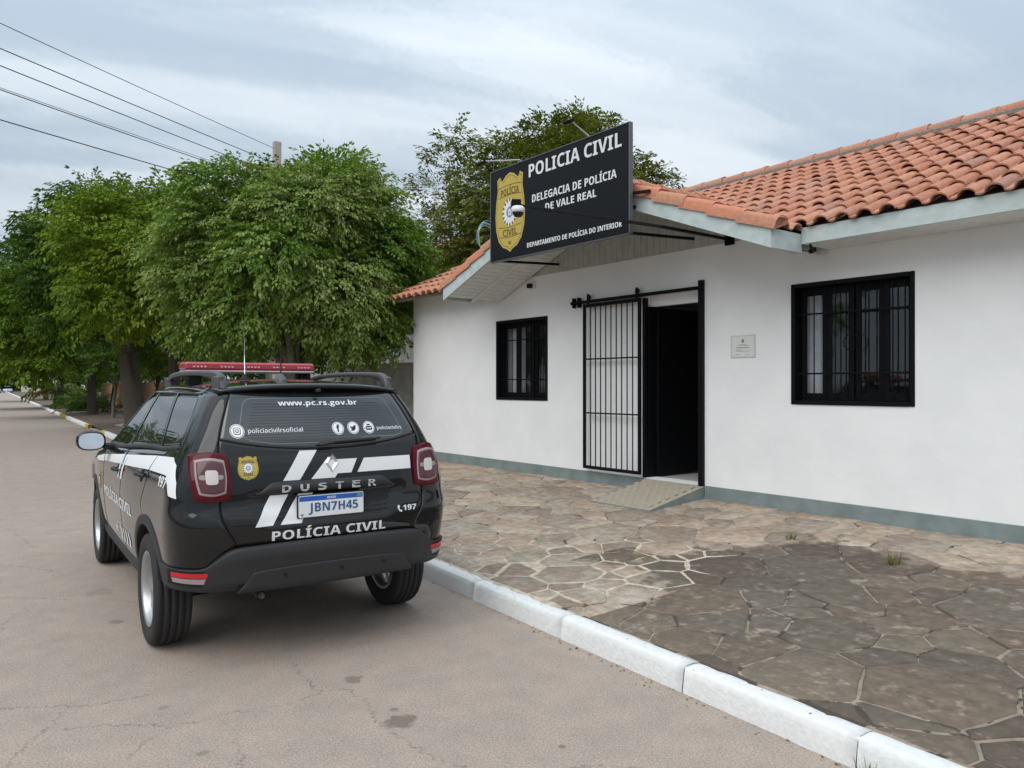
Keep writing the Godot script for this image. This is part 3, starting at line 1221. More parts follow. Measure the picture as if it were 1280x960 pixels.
	for side in [-1.0, 1.0]:
		var gd := Vector3(side, -GPITCH, 0).normalized()
		var gn := Vector3(side * GPITCH, 1, 0).normalized()
		for j in 8:
			var len := GHALF / absf(gd.x) + 0.05 - 0.362 * j
			if len < 0.25:
				break
			var xaxis := gn.cross(gd)
			var b := Basis(xaxis if xaxis.z > 0 else -xaxis, gn, gd).rotated(gn, rng.randf_range(-0.012, 0.012))
			put("verge_tile", verge, M.tile_new if j % 3 else M.tiles[2], roof, Transform3D(b, Vector3(GU, gable_y(GU), GZ) + gd * len + gn * rng.randf_range(-0.003, 0.003)))
	# barge boards, fascias, soffits
	for side in [-1.0, 1.0]:
		st = mb()
		var a := Vector3(GU, gable_y(GU) - 0.085, GZ - 0.014)
		var b := Vector3(GU + side * GHALF, GTOP - 0.085, GZ - 0.014)
		slab(st, PackedVector2Array([Vector2(a.x, a.y + 0.085), Vector2(b.x, b.y + 0.085), Vector2(b.x, b.y - 0.095), Vector2(a.x, a.y - 0.095)]), GZ - 0.028, GZ, Transform3D.IDENTITY)
		put("barge_board", done(st), M.trim, s)
		st = mb()
		var ux: float = GU + side * GHALF
		bx(st, Vector3(ux - side * 0.026, GTOP - 0.178, EAVE_Z - 0.02), Vector3(ux, GTOP - 0.004, GZ - 0.03), 0.003)
		put("fascia_board", done(st), M.trim, s)
	for r in [[GU + GHALF + 0.002, U1 + 0.15]]:
		st = mb()
		bx(st, Vector3(r[0], EAVE_Y - 0.155, EAVE_Z - 0.028), Vector3(r[1], EAVE_Y - 0.005, EAVE_Z - 0.002), 0.003)
		put("fascia_board", done(st), M.trim, s)
		st = mb()
		bx(st, Vector3(r[0], EAVE_Y - 0.15, 0.002), Vector3(r[1], EAVE_Y - 0.13, EAVE_Z - 0.03), 0.0)
		put("soffit", done(st), M.soffit, s)
	# boarded soffits under the gable: boards run out from the wall
	for side in [-1.0, 1.0]:
		var gd := Vector3(side, -GPITCH, 0).normalized()
		var gn := Vector3(side * GPITCH, 1, 0).normalized()
		var total := GHALF / absf(gd.x)
		var k := 0
		while k * 0.1 < total - 0.12:
			st = mb()
			cbox(st, Transform3D(Basis(gd, gn, gd.cross(gn)), Vector3(GU, gable_y(GU), 0) + gd * (0.05 + 0.1 * k + 0.02) - gn * 0.155 + Vector3(0, 0, (GZ - 0.03 + 0.03) / 2)), Vector3(0.094, 0.012, GZ - 0.06), 0.003)
			put("soffit_board", done(st), M.soffit, s)
			k += 1
		st = mb()
		bar(st, Vector3(GU, gable_y(GU) - 0.178, 0.5), Vector3(GU + side * (GHALF - 0.03), GTOP - 0.178, 0.5), 0.04, 0.03, gn)
		put("batten", done(st), M.soffit, s)
	# the boarded face of the gable
	var face := group_node("gable_face", s)
	var u := GU - 1.85
	while u < GU + 1.85:
		var y0 := gable_y(u) - 0.17
		var y1 := gable_y(u + 0.094) - 0.17
		if minf(y0, y1) > 2.825:
			st = mb()
			slab(st, PackedVector2Array([Vector2(u + 0.003, 2.80), Vector2(u + 0.091, 2.80), Vector2(u + 0.094, 2.806), Vector2(u + 0.094, y1), Vector2(u, y0), Vector2(u, 2.806)]), 0.001, 0.02, Transform3D.IDENTITY)
			put("board", done(st), M.gable, face)
		u += 0.1
	st = mb()
	slab(st, PackedVector2Array([Vector2(GU - 1.9, 2.79), Vector2(GU + 1.9, 2.79), Vector2(GU, gable_y(GU) - 0.16)]), -0.1, 0.0005, Transform3D.IDENTITY)
	put("backing", done(st), M.gable, face)

func build_window(s: Node3D, h: Array, panels: int, curtain_at: Array, ring: bool) -> void:
	var win := group_node("window", s)
	var a := Vector2(h[0], h[2])
	var b := Vector2(h[1], h[3])
	# lining set in the opening, a little proud of the wall
	var st := mb()
	bx(st, Vector3(a.x - 0.012, a.y - 0.012, -0.17), Vector3(a.x + 0.03, b.y + 0.012, 0.012))
	bx(st, Vector3(b.x - 0.03, a.y - 0.012, -0.17), Vector3(b.x + 0.012, b.y + 0.012, 0.012))
	bx(st, Vector3(a.x + 0.031, b.y - 0.03, -0.17), Vector3(b.x - 0.031, b.y + 0.012, 0.012))
	bx(st, Vector3(a.x + 0.031, a.y - 0.012, -0.17), Vector3(b.x - 0.031, a.y + 0.03, 0.016))
	put("frame", done(st), M.black_metal, win)
	var w := (b.x - a.x - 0.06) / panels
	for k in panels:
		var x0 := a.x + 0.03 + w * k
		var sash := mb()
		var z0 := -0.135 + (0.024 if k % 2 else 0.0)
		var e := 0.055
		bx(sash, Vector3(x0 + 0.001, a.y + 0.031, z0), Vector3(x0 + e, b.y - 0.031, z0 + 0.022), 0.003)
		bx(sash, Vector3(x0 + w - e, a.y + 0.031, z0), Vector3(x0 + w - 0.001, b.y - 0.031, z0 + 0.022), 0.003)
		bx(sash, Vector3(x0 + e, b.y - 0.031 - 0.075, z0), Vector3(x0 + w - e, b.y - 0.031, z0 + 0.022), 0.003)
		bx(sash, Vector3(x0 + e, a.y + 0.031, z0), Vector3(x0 + w - e, a.y + 0.031 + 0.07, z0 + 0.022), 0.003)
		put("sash", done(sash), M.black_metal, win)
		var pane := mb()
		bx(pane, Vector3(x0 + e - 0.004, a.y + 0.09, z0 + 0.008), Vector3(x0 + w - e + 0.004, b.y - 0.10, z0 + 0.012), 0.0)
		put("pane", done(pane), M.pane, win)
	# security bars
	var nb := 10
	for k in nb:
		var x := lerpf(a.x + 0.03, b.x - 0.03, (k + 0.6) / (nb + 0.2))
		st = mb(true)
		tube(st, PackedVector3Array([Vector3(x, a.y + 0.03, -0.05), Vector3(x, b.y - 0.03, -0.05)]), [0.006], 6, false)
		put("bar", done(st), M.black_metal, win)
	for f in [0.25, 0.75]:
		st = mb()
		var y := lerpf(a.y, b.y, f)
		bx(st, Vector3(a.x + 0.03, y - 0.008, -0.047), Vector3(b.x - 0.03, y + 0.008, -0.042), 0.001)
		put("cross_bar", done(st), M.black_metal, win)
	if ring:
		st = mb(true)
		var pts := PackedVector3Array()
		for k in 25:
			pts.append(Vector3((a.x + b.x) / 2 + cos(TAU * k / 24.0) * 0.075, (a.y + b.y) / 2 + sin(TAU * k / 24.0) * 0.075, -0.04))
		tube(st, pts, [0.005], 6, false)
		put("ring_ornament", done(st), M.black_metal, win)
	# curtain hanging in folds behind the panes
	for c in curtain_at:
		st = mb(true)
		var rows := []
		for j in 2:
			var row := PackedVector3Array()
			for k in 41:
				var t := k / 40.0
				row.append(Vector3(lerpf(c[0], c[1], t), lerpf(a.y + 0.05, b.y + 0.1, j), -0.225 + 0.022 * sin(t * 34.0 + 1.2 * sin(t * 9.0)) + 0.012 * sin(t * 13.0)))
			rows.append(row)
		grid(st, rows)
		put("curtain", done(st), M.curtain, win)

func build_openings(s: Node3D) -> void:
	build_window(s, HOLES[0], 4, [[1.12, 1.36]], true)
	build_window(s, HOLES[1], 3, [[-3.95, -3.42]], false)
	# doorway: frame of square tube, door leaf folded inwards
	var door := group_node("doorway", s)
	var st := mb()
	bx(st, Vector3(-0.05, 0.02, -0.02), Vector3(0.012, 2.42, 0.045), 0.004)
	put("post", done(st), M.black_metal, door)
	st = mb()
	bx(st, Vector3(-0.90, 0.15, -0.04), Vector3(-0.852, 2.30, 0.02), 0.004)
	put("post", done(st), M.black_metal, door)
	st = mb()
	bx(st, Vector3(-0.879, 0.151, -0.178), Vector3(-0.848, 2.20, -0.042), 0.002)
	put("jamb", done(st), M.black_metal, door)
	st = mb()
	bx(st, Vector3(-2.14, 2.315, 0.03), Vector3(-0.052, 2.355, 0.062), 0.004)
	put("rail", done(st), M.black_metal, door)
	for u in [-2.08, -1.98]:
		st = mb()
		bx(st, Vector3(u - 0.012, 2.27, 0.012), Vector3(u + 0.012, 2.40, 0.076), 0.004)
		put("rail_stop", done(st), M.black_metal, door)
	st = mb()
	bx(st, Vector3(-0.878, 2.20, -0.16), Vector3(-0.04, 2.328, -0.10), 0.004)
	put("lintel", done(st), M.plaster, door)
	var leaf := group_node("door_leaf", door)
	st = mb()
	bx(st, Vector3(-0.845, 0.165, -0.98), Vector3(-0.81, 2.19, -0.165), 0.004)
	put("panel", done(st), M.black_metal, leaf)
	for y in [1.35, 1.72, 0.95]:
		st = mb(true)
		lathe(st, [Vector2(0.001, 0.03), Vector2(0.02, 0.03), Vector2(0.024, 0.02), Vector2(0.024, 0.0)], 14, Transform3D(Basis(Vector3.BACK, -PI / 2), Vector3(-0.81, y, -0.92)))
		put("lock", done(st), M.chrome, leaf)
	# sliding grille
	var gate := group_node("gate", s)
	st = mb()
	var g0 := -1.86
	var g1 := -0.865
	for r in [[g0, 0.185, g0 + 0.04, 2.30], [g1 - 0.04, 0.185, g1, 2.30], [g0 + 0.041, 2.255, g1 - 0.041, 2.30], [g0 + 0.041, 0.185, g1 - 0.041, 0.225]]:
		bx(st, Vector3(r[0], r[1], 0.066), Vector3(r[2], r[3], 0.098), 0.004)
	put("gate_frame", done(st), M.black_metal, gate)
	for k in 9:
		st = mb(true)
		var x := lerpf(g0 + 0.04, g1 - 0.04, (k + 1) / 10.0)
		tube(st, PackedVector3Array([Vector3(x, 0.22, 0.082), Vector3(x, 2.26, 0.082)]), [0.0075], 8, false)
		put("bar", done(st), M.black_metal, gate)
	for y in [0.90, 1.59]:
		st = mb()
		bx(st, Vector3(g0 + 0.04, y - 0.009, 0.0715), Vector3(g1 - 0.04, y + 0.009, 0.0925), 0.002)
		put("cross_bar", done(st), M.black_metal, gate)
	for x in [g0 + 0.07, g1 - 0.08]:
		st = mb()
		bx(st, Vector3(x - 0.02, 2.29, 0.064), Vector3(x + 0.02, 2.43, 0.074), 0.003)
		put("hanger", done(st), M.black_metal, gate)
		st = mb(true)
		lathe(st, [Vector2(0.001, 0.0), Vector2(0.032, 0.0), Vector2(0.035, 0.008), Vector2(0.032, 0.018), Vector2(0.001, 0.018)], 18, Transform3D(Basis(Vector3.RIGHT, PI / 2), Vector3(x, 2.388, 0.045)))
		put("roller", done(st), M.black_metal, gate)
	# ramp to the door
	var ramp := group_node("ramp", s)
	st = mb()
	slab(st, PackedVector2Array([Vector2(0.016, 0.128), Vector2(0.92, -0.052), Vector2(0.92, -0.3), Vector2(0.016, -0.3)]), -0.86, 0.02, Transform3D(Basis(Vector3(0, 0, 1), Vector3(0, 1, 0), Vector3(1, 0, 0)), Vector3.ZERO))
	put("ramp_body", done(st), M.plinth, ramp)
	st = mb()
	var beige := varied(91, 0.05, 0.6, lin(0.30, 0.26, 0.20), lin(0.44, 0.39, 0.31), 0.85, 3.0, 0.08)
	var rd := Vector3(0, -0.18, 0.904).normalized()
	var rn := Vector3(0, 0.904, 0.18).normalized()
	for i in 13:
		for j in 9:
			var o := Vector3(-0.815 + j * 0.0985, 0.129, 0.016) + rd * (0.033 + i * 0.0705) + rn * 0.004 + Vector3(0.049 if i % 2 else 0.0, 0, 0) * (1.0 if j < 8 else 0.0)
			cbox(st, Transform3D(Basis(Vector3.RIGHT, rn, rd), o), Vector3(0.092, 0.012, 0.062), 0.005)
	put("tread", done(st), beige, ramp).set_meta("kind", "stuff")
	# step between ramp and floor
	st = mb()
	bx(st, Vector3(-0.85, 0.06, -0.17), Vector3(-0.055, 0.1495, 0.012), 0.004)
	put("threshold", done(st), M.floor_tile, s)

# ------------------------------------------------------------------ sign, cameras, plaque
func station_thing(called: String, label: String, category: String, p: Vector3) -> Node3D:
	return thing(called, label, category, station.transform * p, station.rotation.y)

func badge_outline(w: float, h: float) -> PackedVector2Array:
	# shield: notched top corners, wide shoulders, pointed foot
	var half := [0.0, 0.5, 0.14, 0.47, 0.27, 0.41, 0.33, 0.475, 0.43, 0.44, 0.415, 0.30, 0.465, 0.16, 0.495, -0.02, 0.47, -0.2, 0.38, -0.345, 0.24, -0.43, 0.10, -0.46]
	var p := PackedVector2Array()
	for i in range(0, half.size(), 2):
		p.append(Vector2(half[i] * w, half[i + 1] * h))
	p.append(Vector2(0, -0.5 * h))
	for i in range(half.size() - 2, 0, -2):
		p.append(Vector2(-half[i] * w, half[i + 1] * h))
	return p

func flat(x: float, y: float) -> Array:
	return [Vector3(x, y, 0), Vector3(0, 0, 1)]

func build_badge(parent: Node3D, c: Vector2, w: float, h: float, fn: Callable, lift: float) -> void:
	var sh := func(x: float, y: float) -> Array: return fn.call(c.x + x, c.y + y)
	var b := group_node("badge", parent)
	put("shield", decal(badge_outline(w, h), sh, lift, 2), M.gold, b)
	# dark outline just inside
	var st := mb(true)
	var o := badge_outline(w * 0.93, h * 0.945)
	var i_ := badge_outline(w * 0.91, h * 0.93)
	for k in o.size():
		var l := (k + 1) % o.size()
		var q := []
		for p in [o[k], o[l], i_[l], i_[k]]:
			var r: Array = sh.call(p.x, p.y)
			q.append(r[0] + r[1] * (lift + 0.0006))
		quad_out(st, q[0], q[1], q[2], q[3], (q[0] + q[2]) / 2 - sh.call(0.0, 0.0)[1])
	put("outline", done(st), M.gold_dark, b)
	# rayed sun: white and black points, blue middle
	for ring in [[0.265, 0.20, M.gold_dark, 0.0009, 0.0], [0.27, 0.18, M.sign_white, 0.0014, 0.5]]:
		var star := PackedVector2Array()
		for k in 32:
			var t: float = TAU * (k + ring[4] * 2.0) / 32.0
			var r: float = (ring[0] if k % 2 == 0 else ring[1]) * w
			star.append(Vector2(cos(t) * r, sin(t) * r * 1.12))
		put("sunburst", decal(star, sh, lift + ring[3], 1), ring[2], b)
	put("roundel", decal(disc(0.165 * w, 24), sh, lift + 0.002, 1), M.sign_white, b)
	put("roundel", decal(disc(0.115 * w, 24), sh, lift + 0.0026, 1), M.emblem_blue, b)
	put("roundel", decal(round_rect(0.10 * w, 0.13 * w, 0.02 * w), sh, lift + 0.0032, 1), M.sign_white, b)
	put("roundel", decal(pv([-0.03 * w, -0.04 * w, 0.03 * w, -0.04 * w, 0.0, 0.05 * w]), sh, lift + 0.0038, 1), M.gold, b)
	# scrolls above and below, with lettering
	for sc in [[0.26, 1.0], [-0.235, -1.0]]:
		var y: float = sc[0] * h
		for e in [0.062, -0.062]:
			st = mb(true)
			for k in 12:
				var q := []
				for pt in [[k, 0.0], [k + 1, 0.0], [k + 1, 0.008], [k, 0.008]]:
					var x: float = (pt[0] / 12.0 - 0.5) * w * 0.76
					var r: Array = sh.call(x, y + e * h + pt[1] * h + 0.02 * h * sin(pt[0] / 12.0 * PI) * sc[1])
					q.append(r[0] + r[1] * (lift + 0.0012))
				quad_out(st, q[0], q[1], q[2], q[3], q[0] - sh.call(0.0, 0.0)[1])
			put("scroll_line", done(st), M.gold_dark, b)
		var words := text_mesh("POLÍCIA" if sc[1] > 0 else "CIVIL", 0.115 * h if sc[1] > 0 else 0.088 * h, (0.60 if sc[1] > 0 else 0.46) * w, 0.001)
		var bent := func(x: float, yy: float) -> Array: return sh.call(x, y + yy + sc[1] * 0.02 * h * cos(x / w * PI * 1.2))
		put("lettering", warp(words, bent, lift + 0.0018), M.gold_dark, b)
	var rs := text_mesh("RS", 0.04 * h, 0.0, 0.001)
	put("lettering", warp(rs, func(x: float, y: float) -> Array: return sh.call(x, y - 0.385 * h), lift + 0.0018), M.gold_dark, b)

func build_station_fittings() -> void:
	# the signboard on its steel frame
	var sg := station_thing("signboard", "large black police signboard with gold badge above the doorway", "sign", Vector3(-1.245, 2.815, 1.12))
	var w := 2.39
	var h := 1.13
	var st := mb()
	bx(st, Vector3(-w / 2, 0, -0.02), Vector3(w / 2, h, 0.02), 0.003)
	put("panel", done(st), M.sign_black, sg)
	st = mb()
	for r in [[w / 2, -0.004, w / 2 + 0.014, h + 0.012], [-w / 2 - 0.014, -0.004, -w / 2, h + 0.012], [-w / 2, h, w / 2, h + 0.012], [-w / 2, -0.014, w / 2, 0.0]]:
		bx(st, Vector3(r[0], r[1], -0.026), Vector3(r[2], r[3], 0.026), 0.002)
	put("edging", done(st), mat(0.14, 0.145, 0.155, 0.4, 0.6), sg)
	st = mb()
	for v in [0.12, 1.0]:
		bx(st, Vector3(-w / 2 + 0.02, v, -0.06), Vector3(w / 2 - 0.02, v + 0.03, -0.027), 0.002)
	put("frame", done(st), M.black_metal, sg)
	for q in [[-1.17, 0.02, -1.17, 0.08, -1.098], [1.12, 0.02, 1.12, 0.08, -1.098], [1.12, 0.30, 1.12, 0.30, -1.098], [1.12, 0.42, 1.36, 0.42, -0.12]]:
		st = mb()
		bar(st, Vector3(q[0], q[1], -0.03), Vector3(q[2], q[3], q[4]), 0.03, 0.03)
		put("bracket", done(st), M.black_metal, sg)
	var face := func(x: float, y: float) -> Array: return [Vector3(x, y, 0.0205), Vector3(0, 0, 1)]
	var lines := [["POLICIA CIVIL", 0.155, 1.525, 0.33, 0.992], ["DELEGACIA DE POLÍCIA", 0.117, 1.39, 0.325, 0.664], ["DE VALE REAL", 0.084, 0.845, 0.295, 0.508], ["DEPARTAMENTO DE POLÍCIA DO INTERIOR", 0.072, 1.56, 0.315, 0.119]]
	for l in lines:
		put("lettering", warp(text_mesh(l[0], l[1], l[2], 0.002, l[0] == "POLICIA CIVIL" and false), func(x: float, y: float) -> Array: return face.call(x + l[3], y + l[4]), 0.001), M.sign_white, sg)
	build_badge(sg, Vector2(-0.80, 0.57), 0.60, 0.98, face, 0.002)
	# two lamp arms on its upper edge
	for a in [[0.585, 0.30, 0.10, "small floodlight on short arm above the letters of the signboard"], [-0.60, 0.60, -0.13, "long thin lamp arm over the badge end of the signboard"]]:
		var lamp := station_thing("sign_lamp", a[3], "lamp", Vector3(-1.245 + a[0], 2.815 + h + 0.012, 1.12))
		st = mb(true)
		tube(st, PackedVector3Array([Vector3(0, 0, 0), Vector3(0, 0.02, 0.03), Vector3(0, 0.03 + a[2], a[1])]), [0.009], 8)
		put("arm", done(st), M.chrome, lamp)
		st = mb()
		cbox(st, Transform3D(Basis(Vector3.RIGHT, 0.5), Vector3(0, 0.01 + a[2], a[1] + 0.0)), Vector3(0.11, 0.035, 0.08), 0.008)
		put("housing", done(st), M.black_metal, lamp)
		st = mb()
		cbox(st, Transform3D(Basis(Vector3.RIGHT, 0.5), Vector3(0, -0.008 + a[2], a[1] - 0.01)), Vector3(0.09, 0.008, 0.06), 0.002)
		put("glass", done(st), M.lens, lamp)
	# dome camera on a long arm in front of the sign
	var cam := station_thing("dome_camera", "white dome security camera on long black arm in front of the signboard", "camera", Vector3(0.36, 2.815, 0.02))
	st = mb()
	bx(st, Vector3(-0.06, -0.06, 0.0), Vector3(0.06, 0.06, 0.015), 0.003)
	put("wall_plate", done(st), M.black_metal, cam)
	st = mb()
	bar(st, Vector3(0, 0, 0.015), Vector3(0, 0, 1.13), 0.03, 0.03)
	put("bracket", done(st), M.black_metal, cam)
	var tip := Vector3(-1.32, 0.345, 1.88)
	st = mb()
	bar(st, Vector3(0.03, -0.008, 1.125), tip, 0.03, 0.03)
	put("arm", done(st), M.black_metal, cam)
	st = mb()
	cbox(st, Transform3D(Basis(Vector3.UP, 1.0), tip), Vector3(0.10, 0.095, 0.15), 0.006)
	put("junction_box", done(st), M.black_metal, cam)
	var hang := at(tip.x + 0.075, tip.y - 0.03, tip.z + 0.03)
	st = mb(true)
	lathe(st, [Vector2(0.001, 0.0), Vector2(0.055, -0.003), Vector2(0.068, -0.015), Vector2(0.073, -0.05), Vector2(0.066, -0.066), Vector2(0.05, -0.07)], 24, hang)
	put("housing", done(st), M.white_plastic, cam)
	st = mb(true)
	lathe(st, [Vector2(0.058, -0.066), Vector2(0.054, -0.088), Vector2(0.036, -0.112), Vector2(0.001, -0.12)], 24, hang)
	put("dome", done(st), M.lens, cam)
	# small camera on the wall below the gable
	var mini := station_thing("wall_camera", "tiny black camera fixed high on the white wall over the narrow window", "camera", Vector3(-2.99, 2.66, 0.0))
	st = mb()
	bx(st, Vector3(-0.06, -0.05, 0.001), Vector3(0.06, 0.05, 0.03), 0.006)
	put("mount", done(st), M.white_plastic, mini)
	st = mb()
	bx(st, Vector3(-0.045, -0.03, 0.031), Vector3(0.03, 0.03, 0.085), 0.006)
	put("camera_body", done(st), M.black_metal, mini)
	# eave camera at the corner of the gable
	var ec := station_thing("eave_camera", "small black camera hanging under the corner of the eave", "camera", Vector3(1.56, EAVE_Y - 0.16, 0.46))
	st = mb()
	bar(st, Vector3(0, 0.0, 0), Vector3(0.03, -0.05, 0.02), 0.02, 0.02)
	put("mount", done(st), M.black_metal, ec)
	st = mb(true)
	tube(st, PackedVector3Array([Vector3(0.03, -0.05, -0.02), Vector3(0.035, -0.075, 0.05)]), [0.022], 12)
	put("camera_body", done(st), M.black_metal, ec)
	# plaque
	var pl := station_thing("plaque", "small white notice plate with a printed crest on the white wall", "plaque", Vector3(0.515, 1.545, 0.0))
	st = mb()
	bx(st, Vector3(-0.155, 0, 0.001), Vector3(0.155, 0.24, 0.008), 0.001)
	put("plate", done(st), mat(0.62, 0.63, 0.63, 0.15), pl)
	st = mb()
	bx(st, Vector3(-0.13, 0.015, 0.0085), Vector3(0.13, 0.225, 0.0095), 0.0)
	put("sheet", done(st), M.white_paper, pl)
	put("crest", decal(badge_outline(0.032, 0.042), func(x: float, y: float) -> Array: return [Vector3(x, y + 0.175, 0.0102), Vector3(0, 0, 1)], 0.0, 0), M.print_grey, pl)
	st = mb()
	for l in [[0.0, 0.138, 0.09], [0.0, 0.126, 0.15], [0.0, 0.105, 0.16], [-0.05, 0.082, 0.09], [0.0, 0.068, 0.18], [-0.06, 0.035, 0.06], [0.06, 0.035, 0.06]]:
		bx(st, Vector3(l[0] - l[2] / 2, l[1] - (0.004 if l[1] == 0.105 else 0.002), 0.0096), Vector3(l[0] + l[2] / 2, l[1] + (0.004 if l[1] == 0.105 else 0.002), 0.0101), 0.0)
	put("print", done(st), M.print_grey, pl)
	st = mb(true)
	for c in [[-0.147, 0.008], [0.147, 0.008], [-0.147, 0.232], [0.147, 0.232]]:
		lathe(st, [Vector2(0.0005, 0.003), Vector2(0.004, 0.002), Vector2(0.005, 0.0)], 10, Transform3D(Basis(Vector3.RIGHT, PI / 2), Vector3(c[0], c[1], 0.008)))
	put("screw", done(st), M.chrome, pl)

# ------------------------------------------------------------------ next door
func build_neighbours() -> void:
	# rendered garden wall running on from the corner of the station
	var turn := deg_to_rad(WALL_TURN)
	var gw := station_thing("garden_wall", "grey rendered garden wall beside the corner of the white station", "wall", Vector3(-6.36, 0, -0.75))
	var st := mb()
	bx(st, Vector3(-7.5, -0.6, -0.09), Vector3(0.0, 1.66, 0.09), 0.006)
	put("wall_face", done(st), M.wall_grey, gw)
	st = mb()
	bx(st, Vector3(-7.5, 1.661, -0.105), Vector3(0.0, 1.70, 0.105), 0.008)
	put("coping", done(st), M.wall_grey, gw)
	# lean-to behind it, its brick pier showing above the wall
	var shed := station_thing("lean_to", "dark open lean-to with a brick pier above the grey garden wall", "shed", Vector3(-6.36, 0, -2.4))
	st = mb()
	bx(st, Vector3(-4.2, -0.3, -1.6), Vector3(0.0, 2.45, -1.5), 0.0)
	put("back_wall", done(st), M.wall_grey, shed)
	st = mb()
	cbox(st, Transform3D(Basis(Vector3.RIGHT, 0.08), Vector3(-2.1, 2.52, -0.2)), Vector3(4.3, 0.07, 3.0), 0.01)
	put("roof", done(st), M.wall_grey, shed)
	var pier := group_node("pier", shed)
	st = mb()
	bx(st, Vector3(-0.23, -0.3, 0.76), Vector3(-0.03, 2.44, 0.94), 0.0)
	put("mortar_core", done(st), M.cement, pier)
	st = mb()
	bx(st, Vector3(-0.11, 0, -0.1), Vector3(0.11, 0.062, 0.1), 0.006)
	var brick := done(st)
	for k in 33:
		put("brick", brick, M.brick, pier, Transform3D(Basis(Vector3.UP, 0.02 * ((k * 7) % 3 - 1)), Vector3(-0.13 + 0.006 * ((k * 5) % 3 - 1), 0.02 + 0.073 * k, 0.85)))
	# house next door: its tiled roof with solar panels shows over the wall
	var hs := thing("neighbour_house", "house next door with solar panels on its tiled roof", "building", Vector3(9.8, 0.1, -26.2), turn)
	st = mb()
	bx(st, Vector3(-6.0, -0.4, -8.0), Vector3(3.2, 4.25, 0.0), 0.01)
	put("wall", done(st), M.wall_grey, hs)
	hs.scale.y = 1.14
	var nn := Vector3(0, 1, 0.42).normalized()
	var dd := Vector3(0, -0.42, 1).normalized()
	for side in [1.0, -1.0]:
		st = mb()
		var d2 := Vector3(0, dd.y, dd.z * side)
		var n2 := Vector3(0, nn.y, nn.z * side)
		cbox(st, Transform3D(Basis(Vector3.RIGHT, n2, d2), Vector3(-1.4, 5.9, -4.0) + d2 * 2.4), Vector3(10.2, 0.10, 4.8), 0.02)
		put("roof", done(st), M.tiles[1], hs)
	st = mb()
	slab(st, PackedVector2Array([Vector2(0.0, 4.25), Vector2(-8.0, 4.25), Vector2(-4.0, 5.85)]), -6.0, 3.19, Transform3D(Basis(Vector3(0, 0, 1), Vector3(0, 1, 0), Vector3(1, 0, 0)), Vector3.ZERO))
	put("gable_wall", done(st), M.wall_grey, hs)
	st = mb(true)
	for k in 60:
		var x := -6.4 + 0.17 * k
		tube(st, PackedVector3Array([Vector3(x, 5.95, -3.95), Vector3(x, 5.95, -3.95) + dd * 4.7]), [0.055], 6, false)
	var ribs := put("roof_ribs", done(st), M.tiles[0], hs)
	ribs.set_meta("kind", "stuff")
	for k in 6:
		var p := group_node("solar_panel", hs)
		var xf := Transform3D(Basis(Vector3.RIGHT, nn, dd), Vector3(-2.6 + 1.08 * k, 6.02, -4.0) + dd * 1.9)
		st = mb()
		cbox(st, xf, Vector3(1.04, 0.035, 1.75), 0.004)
		put("panel_frame", done(st), M.chrome, p)
		st = mb()
		cbox(st, xf.translated_local(Vector3(0, 0.004, 0)), Vector3(0.98, 0.035, 1.69), 0.002)
		put("cells", done(st), mat(0.018, 0.022, 0.04, 0.12), p)
	# paling fence along the plots further up the street
	var fence := thing("paling_fence", "reddish brown paling fence behind the street trees", "fence", Vector3(6.7, 0.12, -34.0))
	st = mb()
	bx(st, Vector3(-0.075, 0, -0.012), Vector3(0.075, 1.62, 0.012), 0.004)
	var plank := done(st)
	for k in 176:
		put("plank", plank, M.wood if k % 4 else M.brick, fence, Transform3D(Basis(Vector3.UP, PI / 2 + 0.01 * ((k * 3) % 5 - 2)), Vector3(0.0, 0.01 * ((k * 7) % 4), -0.17 * k)))
	for k in 15:
		st = mb()
		bx(st, Vector3(0.03, 0, -2.05 * k - 0.06), Vector3(0.15, 1.75, -2.05 * k + 0.06), 0.01)
		put("post", done(st), M.concrete, fence)
	# houses at the far end of the street
	for f in [[9.5, -214.0, 7.0, 3.6, "small pale house with dark roof at the far end of the street"], [-4.0, -236.0, 9.0, 3.8, "grey roofed house beyond the parked cars at the street end"]]:
		var h := thing("distant_house", f[4], "building", Vector3(f[0], 0, f[1]), 0.0)
		st = mb()
		bx(st, Vector3(-f[2] / 2, 0, -7), Vector3(f[2] / 2, f[3], 0), 0.02)
		put("wall", done(st), mat(0.62, 0.58, 0.42, 0.8), h)
		st = mb()
		slab(st, PackedVector2Array([Vector2(-f[2] / 2 - 0.5, f[3]), Vector2(f[2] / 2 + 0.5, f[3]), Vector2(0, f[3] + 2.2)]), -7.4, 0.5, Transform3D.IDENTITY)
		put("roof", done(st), mat(0.10, 0.10, 0.11, 0.8), h)
		for x in [-1.8, 1.6]:
			st = mb()
			bx(st, Vector3(x - 0.6, 1.1, -0.02), Vector3(x + 0.6, 2.3, 0.03), 0.01)
			put("window", done(st), M.lens, h)
	# cars parked far up the street
	for f in [[0.9, -196.0, 0.42, "distant pale blue car, the nearer one at the street end"], [3.0, -204.0, 0.75, "distant white car beside the blue one at the street end"]]:
		var c := thing("distant_car", f[3], "car", Vector3(f[0], 0, f[1]), 0.0, "cars at the far end of the street")
		var body := mat(f[2] * 0.8, f[2] * 0.9, f[2], 0.3)
		st = mb()
		bx(st, Vector3(-0.86, 0.3, -4.2), Vector3(0.86, 0.88, 0.0), 0.12)
		put("body", done(st), body, c)
		st = mb()
		slab(st, PackedVector2Array([Vector2(-0.82, 0.86), Vector2(0.82, 0.86), Vector2(0.62, 1.42), Vector2(-0.62, 1.42)]), -3.0, -0.5, Transform3D.IDENTITY)
		put("cabin", done(st), M.lens, c)
		st = mb()
		bx(st, Vector3(-0.62, 1.4, -2.7), Vector3(0.62, 1.46, -0.7), 0.02)
		put("roof", done(st), body, c)
